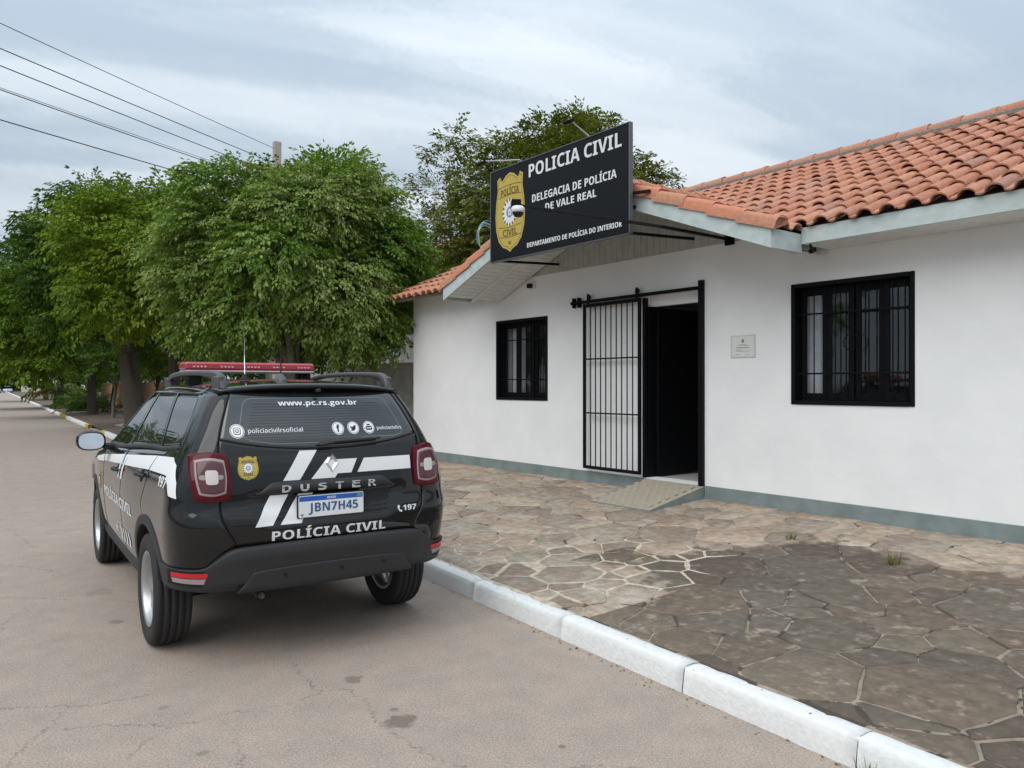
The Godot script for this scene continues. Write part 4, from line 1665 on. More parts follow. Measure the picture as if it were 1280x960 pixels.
		for x in [-0.72, 0.72]:
			for z in [-0.75, -3.4]:
				st = mb(true)
				tube(st, PackedVector3Array([Vector3(x - 0.1, 0.31, z), Vector3(x + 0.1, 0.31, z)]), [0.31], 16)
				put("wheel", done(st), M.rubber, c)

# ------------------------------------------------------------------ the police car: x to its right, y up, z backwards, rear axle at z = 0
var car: Node3D
const KW := [[0.25, 0.78], [0.40, 0.850], [0.55, 0.884], [0.75, 0.904], [0.84, 0.906], [0.94, 0.899], [1.02, 0.890], [1.10, 0.866], [1.20, 0.818], [1.35, 0.748], [1.50, 0.672], [1.58, 0.610], [1.63, 0.50]]
const KR := [[0.40, 0.77], [0.60, 0.800], [0.70, 0.822], [0.80, 0.830], [0.86, 0.823], [0.92, 0.802], [1.0, 0.796], [1.10, 0.787], [1.20, 0.768], [1.30, 0.733], [1.40, 0.675], [1.50, 0.608], [1.57, 0.548], [1.63, 0.46]]
const KX := [[0.40, 0.25], [0.70, 0.235], [1.10, 0.225], [1.30, 0.19], [1.55, 0.13], [1.63, 0.12]]
const KC := [[0.4, 0.47], [1.1, 0.47], [1.25, 0.44], [1.40, 0.37], [1.57, 0.28], [1.63, 0.25]]
const KF := [[0.25, -3.38], [0.45, -3.50], [0.65, -3.53], [0.82, -3.49], [0.92, -3.34], [1.00, -2.95], [1.06, -2.30], [1.15, -2.02], [1.30, -1.74], [1.45, -1.46], [1.56, -1.24], [1.63, -1.0]]
const KFC := [[0.25, -3.10], [0.80, -3.10], [0.92, -3.04], [1.00, -2.70], [1.06, -2.12], [1.15, -1.86], [1.30, -1.58], [1.45, -1.32], [1.56, -1.10], [1.63, -0.86]]
const CEXP := 2.3
const CROWN := 0.028
const AXLE := -2.67
const TYRE := 0.345
const ARCH := 0.405

func c_hw(y: float) -> float:
	return keyed(KW, y)

func c_taper(z: float) -> float:
	return 1.0 - 0.035 * smoothstep(-0.9, 0.5, z) - 0.05 * smoothstep(-2.2, -3.3, z)

# the outer skin seen from behind and from the side
func rear_at(x: float, y: float) -> Vector3:
	var ax := absf(x)
	var zc := keyed(KC, y)
	var zr := keyed(KR, y)
	var hw := c_hw(y) * c_taper(zc)
	var rx := keyed(KX, y)
	var xr := hw - rx
	var z: float
	if ax <= xr:
		z = zr - CROWN * (ax / xr) * (ax / xr)
		# hollow round the number plate
		z -= 0.011 * smoothstep(0.775, 0.83, y) * smoothstep(0.998, 0.965, y) * smoothstep(0.46, 0.38, ax + (0.90 - y) * 0.35)
	else:
		var t := clampf((ax - xr) / rx, 0.0, 1.0)
		z = zc + (zr - CROWN - zc) * pow(maxf(1.0 - pow(t, CEXP), 0.0), 1.0 / CEXP)
	return Vector3(x, y, z)

func side_at(sgn: float, z: float, y: float) -> Vector3:
	var zc := keyed(KC, y)
	var x: float
	if z > zc:
		var zr := keyed(KR, y) - CROWN
		var rx := keyed(KX, y)
		var t := clampf((z - zc) / (zr - zc), 0.0, 1.0)
		x = c_hw(y) * c_taper(zc) - rx + rx * pow(maxf(1.0 - pow(t, CEXP), 0.0), 1.0 / CEXP)
	else:
		var zfc := keyed(KFC, y)
		if z < zfc:
			var zf := keyed(KF, y)
			var t := clampf((z - zfc) / (zf - zfc), 0.0, 1.0)
			var hw := c_hw(y) * c_taper(zfc)
			x = hw - 0.4 + 0.4 * pow(maxf(1.0 - pow(t, 2.2), 0.0), 1.0 / 2.2)
		else:
			x = c_hw(y) * c_taper(z)
	return Vector3(sgn * x, y, z)

func on_rear(x: float, y: float) -> Array:
	var p := rear_at(x, y)
	var e := 0.004
	var n := (rear_at(x + e, y) - rear_at(x - e, y)).cross(rear_at(x, y + e) - rear_at(x, y - e)).normalized()
	return [p, n if n.z > 0 else -n]

func on_side(sgn: float, z: float, y: float) -> Array:
	var p := side_at(sgn, z, y)
	var e := 0.004
	var n := (side_at(sgn, z + e, y) - side_at(sgn, z - e, y)).cross(side_at(sgn, z, y + e) - side_at(sgn, z, y - e)).normalized()
	return [p, n if n.x * sgn > 0 else -n]

# a panel: fn(u, v) -> [point, normal] for u, v in 0..1, with its rim folded back
func panel(fn: Callable, nu: int, nv: int, lift := 0.0, rim := 0.012) -> ArrayMesh:
	var st := mb(true)
	var rows := []
	for j in range(-2, nv + 3):
		var v := clampf(float(j) / nv, 0.0, 1.0)
		var row := PackedVector3Array()
		for i in range(-2, nu + 3):
			var u := clampf(float(i) / nu, 0.0, 1.0)
			var r: Array = fn.call(u, v)
			var o := lift
			if i < -1 or j < -1 or i > nu + 1 or j > nv + 1:
				o = lift - rim
			elif i < 0 or j < 0 or i > nu or j > nv:
				o = lift - 0.0025
			if i < 0 or j < 0 or i > nu or j > nv:
				row.append(r[0] + r[1] * o)
			else:
				# the last row inside the rim sits in a little, so the edge is rounded
				var uu := clampf(u, 0.004, 0.996)
				var vv := clampf(v, 0.004, 0.996)
				var q: Array = fn.call(uu, vv)
				row.append(q[0] + q[1] * lift)
		rows.append(row)
	grid(st, rows)
	return done(st)

func car_bottom(z: float) -> float:
	var y := 0.27
	for c in [0.0, AXLE]:
		var d: float = absf(z - c)
		if d < ARCH:
			y = maxf(y, TYRE + sqrt(ARCH * ARCH - d * d))
	if z > 0.30:
		y = maxf(y, 0.47)
	if z < -3.0:
		y = maxf(y, 0.30)
	return y

func build_car() -> void:
	car = thing("police_car", "black police car with white stripes and red light bar parked at the kerb", "car", Vector3(1.67, 0.0, -5.20))
	car_shell()
	car_rear()
	car_sides()
	car_roof()
	car_wheels()

func car_shell() -> void:
	# inner shell just under the panels, all round
	var st := mb(true)
	var cols := []
	for i in 9:
		cols.append([0, i / 8.0])
	for i in range(1, 11):
		cols.append([1, i / 10.0])
	for i in range(1, 61):
		cols.append([2, i / 60.0])
	for i in range(1, 9):
		cols.append([3, i / 8.0])
	for i in range(1, 7):
		cols.append([4, i / 6.0])
	for sgn in [-1.0, 1.0]:
		var rows := []
		for c in cols:
			var col := PackedVector3Array()
			for k in 41:
				var zlow := 0.0
				if c[0] == 2:
					zlow = lerpf(0.47, -3.10, c[1])
				elif c[0] < 2:
					zlow = 0.6
				else:
					zlow = -3.2
				var y := lerpf(car_bottom(zlow), 1.60, pow(k / 40.0, 1.0))
				var hw := c_hw(y)
				var zc := keyed(KC, y)
				var zr := keyed(KR, y)
				var zfc := keyed(KFC, y)
				var zf := keyed(KF, y)
				var rx := keyed(KX, y)
				var xr := hw * c_taper(zc) - rx
				var hf := hw * c_taper(zfc)
				var p: Vector3
				match c[0]:
					0:
						p = Vector3(xr * c[1], y, zr - CROWN * c[1] * c[1])
					1:
						var t: float = c[1] * PI / 2
						p = Vector3(xr + rx * pow(sin(t), 2.0 / CEXP), y, zc + (zr - CROWN - zc) * pow(maxf(cos(t), 0.0), 2.0 / CEXP))
					2:
						var z := lerpf(zc, zfc, c[1])
						p = Vector3(hw * c_taper(z), y, z)
					3:
						var t: float = c[1] * PI / 2
						p = Vector3(hf - 0.4 + 0.4 * pow(maxf(cos(t), 0.0), 2.0 / 2.2), y, zfc + (zf - zfc) * pow(sin(t), 2.0 / 2.2))
					_:
						p = Vector3((hf - 0.4) * (1.0 - c[1]), y, zf - 0.02 * sin(c[1] * PI / 2))
				p = Vector3(p.x * 0.987, p.y, (p.z + 1.3) * 0.995 - 1.3)
				col.append(Vector3(p.x * sgn, p.y, p.z))
			rows.append(col)
		grid(st, rows)
	put("body_shell", done(st), M.shell, car)
	# floor pan and wheel housings
	st = mb()
	bx(st, Vector3(-0.60, 0.24, -3.3), Vector3(0.60, 0.50, -0.45), 0.04)
	bx(st, Vector3(-0.56, 0.42, -0.46), Vector3(0.56, 0.52, 0.70), 0.03)
	put("underbody", done(st), M.shell, car)
	for z in [0.0, AXLE]:
		for sgn in [-1.0, 1.0]:
			st = mb(true)
			var rows := []
			for q in [[0.402, 0.872], [0.402, 0.58], [0.05, 0.58]]:
				var row := PackedVector3Array()
				for k in 25:
					var t := lerpf(0.34, PI - 0.34, k / 24.0)
					row.append(Vector3(sgn * q[1], TYRE + sin(t) * q[0], z + cos(t) * q[0]))
				rows.append(row)
			grid(st, rows)
			put("wheel_housing", done(st), M.shell, car)
	st = mb(true)
	tube(st, PackedVector3Array([Vector3(-0.40, 0.40, 0.2), Vector3(-0.40, 0.415, 0.70), Vector3(-0.40, 0.405, 0.79)]), [0.026, 0.026, 0.026], 16, false)
	tube(st, PackedVector3Array([Vector3(-0.40, 0.406, 0.785), Vector3(-0.40, 0.415, 0.6)]), [0.021], 16, true)
	put("exhaust", done(st), mat(0.10, 0.085, 0.07, 0.5, 0.7), car)
	st = mb(true)
	tube(st, PackedVector3Array([Vector3(-0.7, 0.32, 0.0), Vector3(0.7, 0.32, 0.0)]), [0.06], 12)
	put("rear_axle", done(st), M.shell, car)

func glass_low(ux: float) -> float:
	return 1.228 + 0.068 * pow(absf(ux), 2.4)

func car_rear() -> void:
	var hatch := group_node("tailgate", car)
	var gate_w := [[0.68, 0.535], [0.74, 0.552], [0.80, 0.585], [0.86, 0.612], [0.95, 0.619], [1.10, 0.619], [1.24, 0.615], [1.32, 0.61]]
	put("panel", panel(func(u: float, v: float) -> Array:
		var ux := 2.0 * u - 1.0
		var y := lerpf(0.69, glass_low(ux) - 0.003, v)
		return on_rear(ux * keyed(gate_w, y), y), 40, 36), M.paint, hatch)
	var glass_w := [[1.22, 0.612], [1.30, 0.606], [1.40, 0.575], [1.50, 0.535], [1.57, 0.505]]
	put("rear_window", panel(func(u: float, v: float) -> Array:
		var ux := 2.0 * u - 1.0
		var y := lerpf(glass_low(ux) + 0.003, 1.565, v)
		return on_rear(ux * keyed(glass_w, y), y), 36, 20, -0.003), M.rear_glass, hatch)
	# spoiler lip
	var st := mb(true)
	var rows := []
	for i in 33:
		var ux := i / 16.0 - 1.0
		var x := ux * 0.575
		var drop := 0.022 * pow(absf(ux), 3.0)
		var row := PackedVector3Array()
		for q in [[1.605, 0.42], [1.606, 0.52], [1.597, 0.588], [1.586, 0.602], [1.572, 0.594], [1.566, 0.56], [1.56, 0.50]]:
			row.append(Vector3(x, q[0] - drop + 0.012 * (1.0 - ux * ux), q[1] - 0.085 * pow(absf(ux), 2.2)))
		rows.append(row)
	grid(st, rows)
	for e in [0, 32]:
		for k in range(1, 6):
			tri_out(st, rows[e][0], rows[e][k], rows[e][k + 1], Vector3(0, 1.58, 0.5))
	put("spoiler", done(st), M.paint, hatch)
	st = mb()
	bx(st, Vector3(-0.014, 1.560, 0.56), Vector3(0.014, 1.582, 0.612), 0.004)
	put("washer_nozzle", done(st), M.plastic, hatch)
	# thin printed border and heating wires on the glass
	var border := [-0.40, 1.525, 0.40, 1.525, 0.435, 1.515, 0.455, 1.49, 0.52, 1.32, 0.505, 1.295, 0.45, 1.285, 0.26, 1.285, 0.14, 1.262, -0.3, 1.262, -0.44, 1.285, -0.505, 1.32, -0.455, 1.49, -0.435, 1.515, -0.40, 1.525]
	put("printed_border", stripline(border, 0.003), M.glass_line, hatch)
	for k in 13:
		var y := 1.30 + 0.016 * k
		put("heating_wire", stripline([-0.47 + 0.006 * k, y, 0.47 - 0.006 * k, y], 0.0016), M.heat_line, hatch)
	# lettering and signs on the glass
	rear_text("www.pc.rs.gov.br", 0.0, 1.492, 0.040, 0.50, hatch, M.white_vinyl, -0.003)
	rear_text("policiacivilrsoficial", -0.292, 1.337, 0.034, 0.315, hatch, M.white_vinyl, -0.003, true)
	rear_text("policiacivilrs", 0.432, 1.332, 0.028, 0.175, hatch, M.white_vinyl, -0.003, true)
	for ic in [[-0.510, 0.040, "camera"], [0.084, 0.038, "f"], [0.184, 0.038, "bird"], [0.288, 0.038, "screen"]]:
		var cx: float = ic[0]
		var r: float = ic[1]
		var sym := group_node("round_symbol", hatch)
		var fn := func(x: float, y: float) -> Array: return on_rear(cx + x, 1.339 + y)
		put("ring", decal(disc(r, 28), fn, 0.0, 1), M.white_vinyl, sym)
		put("ring", decal(disc(r * 0.90, 28), fn, 0.0006, 1), M.shell, sym)
		put("disc", decal(disc(r * 0.83, 28), fn, 0.0012, 1), M.white_vinyl, sym)
		if ic[2] == "f":
			put("glyph", warp(text_mesh("f", r * 1.15, 0.0, 0.0006), fn, 0.0022), M.shell, sym)
		elif ic[2] == "camera":
			put("glyph", decal(round_rect(r * 0.98, r * 0.98, r * 0.26), fn, 0.0018, 1), M.shell, sym)
			put("glyph", decal(round_rect(r * 0.80, r * 0.80, r * 0.2), fn, 0.0024, 1), M.white_vinyl, sym)
			put("glyph", decal(disc(r * 0.25, 16), fn, 0.003, 1), M.shell, sym)
			put("glyph", decal(disc(r * 0.15, 16), fn, 0.0036, 1), M.white_vinyl, sym)
		elif ic[2] == "bird":
			put("glyph", decal(pv([-0.55 * r, 0.28 * r, -0.1 * r, 0.1 * r, 0.12 * r, 0.36 * r, 0.36 * r, 0.34 * r, 0.55 * r, 0.42 * r, 0.42 * r, 0.2 * r, 0.36 * r, -0.15 * r, 0.1 * r, -0.42 * r, -0.3 * r, -0.5 * r, -0.58 * r, -0.38 * r, -0.25 * r, -0.28 * r, -0.45 * r, -0.05 * r]), fn, 0.0018, 1), M.shell, sym)
		else:
			put("glyph", decal(round_rect(r * 1.15, r * 0.62, r * 0.2, 5, Vector2(0, -r * 0.12)), fn, 0.0018, 1), M.shell, sym)
			put("glyph", decal(round_rect(r * 0.85, r * 0.14, r * 0.06, 3, Vector2(0, -r * 0.12)), fn, 0.0024, 1), M.white_vinyl, sym)
			put("glyph", decal(round_rect(r * 0.6, r * 0.22, r * 0.08, 3, Vector2(0, r * 0.42)), fn, 0.0018, 1), M.shell, sym)
	# wiper
	st = mb()
	bar(st, Vector3(-0.02, 1.262, 0.775), Vector3(0.34, 1.277, 0.762), 0.016, 0.026, Vector3.BACK, 0.005)
	bar(st, Vector3(-0.06, 1.250, 0.782), Vector3(0.04, 1.266, 0.778), 0.026, 0.045, Vector3.BACK, 0.01)
	put("wiper", done(st), M.plastic, hatch)
	# reflective stripes
	var stripes := [
		[-0.173, 1.217, -0.069, 1.217, -0.180, 1.050, -0.277, 1.050],
		[-0.020, 1.157, 0.179, 1.157, 0.138, 1.074, 0.050, 1.074, 0.034, 1.050, -0.113, 1.050],
		[0.225, 1.157, 0.545, 1.157, 0.545, 1.074, 0.177, 1.074],
		[-0.350, 0.972, -0.245, 0.972, -0.344, 0.803, -0.443, 0.803], [-0.186, 0.972, -0.10, 0.972, -0.18, 0.803, -0.301, 0.803]]
	for s in stripes:
		put("stripe", decal(pv(s), func(x: float, y: float) -> Array: return on_rear(x, y), 0.0035, 4), M.white_vinyl, hatch)
	# maker's diamond
	st = mb()
	var od := [Vector2(0, 0.062), Vector2(0.046, 0.0), Vector2(0, -0.062), Vector2(-0.046, 0.0)]
	for k in 4:
		var a: Vector2 = od[k] + Vector2(0.018, 1.139)
		var b: Vector2 = od[(k + 1) % 4] + Vector2(0.018, 1.139)
		var a2: Vector2 = od[k] * 0.42 + Vector2(0.018, 1.139)
		var b2: Vector2 = od[(k + 1) % 4] * 0.42 + Vector2(0.018, 1.139)
		var lo := 0.002
		var hi := 0.012
		var pa: Array = on_rear(a.x, a.y)
		var pb: Array = on_rear(b.x, b.y)
		var qa: Array = on_rear(a2.x, a2.y)
		var qb: Array = on_rear(b2.x, b2.y)
		var ma: Vector3 = (pa[0] + qa[0]) / 2 + pa[1] * hi
		var mbb: Vector3 = (pb[0] + qb[0]) / 2 + pb[1] * hi
		var o := Vector3(0.018, 1.139, 0.5)
		quad_out(st, pa[0] + pa[1] * lo, pb[0] + pb[1] * lo, mbb, ma, o)
		quad_out(st, ma, mbb, qb[0] + qb[1] * lo, qa[0] + qa[1] * lo, o)
	put("emblem", done(st), M.chrome, hatch)
	# garnish with the model lettering
	var gw := 0.43
	put("garnish", panel(func(u: float, v: float) -> Array:
		var ux := 2.0 * u - 1.0
		var top := 1.046 - 0.060 * smoothstep(0.76, 1.0, absf(ux))
		var y := lerpf(0.980, maxf(top, 0.983), v)
		var r: Array = on_rear(ux * gw, y)
		return [r[0] + r[1] * (0.014 * sin(PI * clampf(v, 0.08, 0.92)) * (1.0 - pow(absf(ux), 6.0))), r[1]], 44, 8, 0.006, 0.012), M.plastic, hatch)
	var dx := -0.262
	for ch in "DUSTER":
		put("letter", warp(text_mesh(ch, 0.034, 0.052, 0.003), func(x: float, y: float) -> Array:
			var r: Array = on_rear(dx + x, 1.008 + y)
			return [r[0] + r[1] * 0.016, r[1]], 0.005), M.chrome, hatch)
		dx += 0.1055
	# number plate
	var plate := group_node("number_plate", hatch)
	var pz := func(x: float, y: float) -> Array: return [Vector3(x, y + 0.897, 0.828 - 0.02 * y), Vector3(0, 0.02, 1).normalized()]
	st = mb()
	cbox(st, Transform3D(Basis(Vector3.RIGHT, -0.02), Vector3(0, 0.897, 0.819)), Vector3(0.412, 0.134, 0.014), 0.003)
	put("holder", done(st), M.shell, plate)
	put("plate", decal(round_rect(0.40, 0.125, 0.008), pz, 0.001, 1), M.plate_white, plate)
	put("band", decal(pv([-0.196, 0.058, -0.196, 0.030, 0.196, 0.030, 0.196, 0.058]), pz, 0.0018, 1), M.plate_blue, plate)
	put("flag", decal(pv([0.160, 0.053, 0.160, 0.035, 0.190, 0.035, 0.190, 0.053]), pz, 0.0024, 1), M.emblem_green, plate)
	put("lettering", warp(text_mesh("BRASIL", 0.013, 0.055, 0.0006), func(x: float, y: float) -> Array: return pz.call(x, y + 0.044), 0.0026), M.plate_white, plate)
	put("lettering", warp(text_mesh("JBN7H45", 0.066, 0.305, 0.0008), func(x: float, y: float) -> Array: return pz.call(x + 0.012, y - 0.016), 0.0024), M.plate_ink, plate)
	put("lettering", warp(text_mesh("BR", 0.010, 0.016, 0.0006), func(x: float, y: float) -> Array: return pz.call(x - 0.178, y - 0.048), 0.0024), M.plate_ink, plate)
	# words, badge and number on the panel
	rear_text("POLÍCIA CIVIL", 0.0, 0.752, 0.068, 0.70, hatch, M.white_vinyl, 0.0008)
	rear_text("197", 0.52, 0.833, 0.034, 0.094, hatch, M.white_vinyl, 0.0008)
	put("phone_symbol", decal(pv([0.437, 0.850, 0.446, 0.853, 0.452, 0.842, 0.446, 0.838, 0.448, 0.829, 0.456, 0.820, 0.462, 0.823, 0.468, 0.815, 0.461, 0.808, 0.448, 0.814, 0.438, 0.828, 0.434, 0.842]), func(x: float, y: float) -> Array: return on_rear(x, y), 0.001, 1), M.white_vinyl, hatch)
	build_badge(hatch, Vector2(-0.468, 1.133), 0.115, 0.135, func(x: float, y: float) -> Array: return on_rear(x, y), 0.001)
	# quarter panels wrap the corners
	for sgn in [-1.0, 1.0]:
		var q := group_node("rear_quarter_panel", car)
		put("panel", panel(func(u: float, v: float) -> Array:
			# v from the tailgate gap round to the rear door, u upwards
			var y := lerpf(0.585, 1.555, u)
			var x0: float = keyed(gate_w, y) + 0.009 if y < 1.27 else keyed(glass_w, y) + 0.007
			if y < 0.72:
				x0 = 0.545
			return corner_at(sgn, y, x0, quarter_front(y), v), 44, 44), M.paint, q)
		# tail lamp
		var lamp := group_node("tail_lamp", car)
		var lo := 0.955
		var hi := 1.225
		var lampf := func(g: float, d: float) -> Callable:
			return func(u: float, v: float) -> Array:
				var a := 2.0 * u - 1.0
				var b := 2.0 * v - 1.0
				# rounded square from the disc
				var m := maxf(absf(a), absf(b))
				var l := sqrt(a * a + b * b)
				var k := lerpf(1.0, m / maxf(l, 1e-5), 0.42) if l > 0.0 else 1.0
				var x := 0.662 + a * k * 0.100 * g + 0.004 * b
				var y := lerpf(lo, hi, 0.5 + 0.5 * b * k * g)
				var r: Array = on_rear(sgn * x, y)
				return [r[0] + r[1] * d, r[1]]
		put("lens", panel(lampf.call(1.0, 0.006), 20, 20, 0.01, 0.03), M.lamp_red, lamp)
		put("inner_ring", panel(lampf.call(0.76, 0.004), 18, 18, 0.0155, 0.006), M.lamp_clear, lamp)
		put("inner_lens", panel(lampf.call(0.66, 0.004), 18, 18, 0.0185, 0.006), M.lamp_smoke, lamp)
		var fnl := func(x: float, y: float) -> Array: return on_rear(sgn * 0.662 + x, 1.09 + y)
		for c in [[0.022, 0.150], [0.116, 0.026]]:
			put("light_bar", decal(round_rect(c[0], c[1], 0.012), fnl, 0.0245, 2), M.lamp_clear, lamp)
		put("light_bar", decal(round_rect(0.058, 0.076, 0.016), fnl, 0.026, 2), M.lamp_core, lamp)
	# bumper of grey plastic, with its lower centre and corner reflectors
	var bumper := group_node("rear_bumper", car)
	var top_y := [[0.0, 0.712], [0.50, 0.704], [0.575, 0.69], [0.64, 0.645], [0.70, 0.598], [0.80, 0.590], [0.90, 0.590]]
	put("cover", panel(func(u: float, v: float) -> Array:
		var w := 2.0 * u - 1.0
		var ax := absf(w) * 0.845
		var y := lerpf(0.455 + 0.02 * smoothstep(0.6, 0.85, ax), keyed(top_y, ax), v)
		var r: Array
		if ax > 0.76:
			# round the corner to the wheel arch
			var t := (ax - 0.76) / 0.085
			r = corner_at(signf(w), y, 0.76, 0.375, t)
		else:
			r = on_rear(signf(w) * ax, y)
		var out := 0.050 * smoothstep(0.74, 0.5, ax) * smoothstep(0.0, 0.25, v) * (1.0 - 0.35 * smoothstep(0.8, 1.0, v))
		return [r[0] + r[1] * out, r[1]], 96, 14, 0.014, 0.03), M.plastic, bumper)
	put("lower_guard", panel(func(u: float, v: float) -> Array:
		var w := 2.0 * u - 1.0
		var y := lerpf(0.448, 0.585 - 0.02 * pow(absf(w), 4.0), v)
		var r: Array = on_rear(w * lerpf(0.535, 0.455, v), y)
		return [r[0] + r[1] * (0.049 * smoothstep(-0.35, 0.25, v) + 0.006 * (1.0 - pow(absf(w), 8.0))), r[1]], 48, 10, 0.0155, 0.02), M.plastic, bumper)
	for sx in [-0.28, 0.05, 0.32]:
		put("parking_sensor", decal(disc(0.012, 14), func(x: float, y: float) -> Array: return on_rear(sx + x, 0.535 + y), 0.076, 0), M.shell, bumper)
	for sgn in [-1.0, 1.0]:
		var refl := func(p: Array) -> ArrayMesh:
			return decal(pv(p), func(x: float, y: float) -> Array: return on_rear(sgn * x, y), 0.021, 2)
		put("reflector_bezel", decal(pv([0.665, 0.585, 0.845, 0.590, 0.838, 0.505, 0.680, 0.495]), func(x: float, y: float) -> Array: return on_rear(sgn * x, y), 0.0175, 3), M.shell, bumper)
		put("reflector", refl.call([0.680, 0.574, 0.832, 0.578, 0.830, 0.552, 0.688, 0.546]), M.reflector_red, bumper)
		put("reflector_lower", refl.call([0.690, 0.542, 0.829, 0.548, 0.822, 0.522, 0.698, 0.512]), M.lamp_clear, bumper)

# a point on the skin while walking round a rear corner at height y: v = 0 at x = x0 on the rear face, v = 1 at z = z1 on the side
func corner_at(sgn: float, y: float, x0: float, z1: float, v: float) -> Array:
	var zc := keyed(KC, y)
	var hw := c_hw(y) * c_taper(zc)
	var rx := keyed(KX, y)
	var xr := hw - rx
	var zr := keyed(KR, y) - CROWN
	# angle on the corner where x = x0
	var s0 := clampf((x0 - xr) / rx, 0.0, 1.0)
	var t0 := asin(pow(s0, CEXP / 2.0))
	var arc := rx * 0.9 + (zr - zc) * 0.75
	var share := arc / (arc + maxf(zc - z1, 0.0) + maxf(xr - x0, 0.0) + 1e-4)
	var flat0 := maxf(xr - x0, 0.0) / (arc + maxf(zc - z1, 0.0) + maxf(xr - x0, 0.0) + 1e-4)
	if v < flat0:
		return on_rear(sgn * lerpf(x0, xr, v / flat0), y)
	if v < flat0 + share:
		var t := lerpf(t0, PI / 2, (v - flat0) / share)
		if t < PI * 0.25:
			return on_rear(sgn * (xr + rx * pow(sin(t), 2.0 / CEXP)), y)
		return on_side(sgn, zc + (zr - zc) * pow(maxf(cos(t), 0.0), 2.0 / CEXP), y)
	return on_side(sgn, lerpf(zc, z1, (v - flat0 - share) / (1.0 - flat0 - share)), y)

# front edge of the quarter panel: over the wheel arch, then the rear door's edge
func quarter_front(y: float) -> float:
	if y < TYRE + ARCH:
		var d := y - TYRE
		return sqrt(maxf(ARCH * ARCH - d * d, 0.0)) + 0.004
	if y < 1.05:
		return -0.04 - 0.10 * smoothstep(0.75, 0.85, y) + 0.12 * smoothstep(0.85, 1.05, y)
	return -0.02 + 0.28 * smoothstep(1.05, 1.24, y)

func stripline(a: Array, w: float) -> ArrayMesh:
	var st := mb(true)
	for i in range(0, a.size() - 2, 2):
		var p := Vector2(a[i], a[i + 1])
		var q := Vector2(a[i + 2], a[i + 3])
		var n := (q - p).orthogonal().normalized() * w * 0.5
		var steps := maxi(1, int(p.distance_to(q) / 0.06))
		for k in steps:
			var c := p.lerp(q, float(k) / steps)
			var d := p.lerp(q, (k + 1.0) / steps)
			var v := []
			for e in [c - n, d - n, d + n, c + n]:
				var r: Array = on_rear(e.x, e.y)
				v.append(r[0] + r[1] * -0.0018)
			quad_out(st, v[0], v[1], v[2], v[3], v[0] - Vector3(0, 0, 1))
	return done(st)

func rear_text(words: String, x0: float, y0: float, h: float, w: float, parent: Node3D, m: Material, lift: float, plain := false) -> void:
	put("lettering", warp(text_mesh(words, h, w, 0.0012, plain), func(x: float, y: float) -> Array: return on_rear(x0 + x, y0 + y), lift + 0.0014), m, parent)

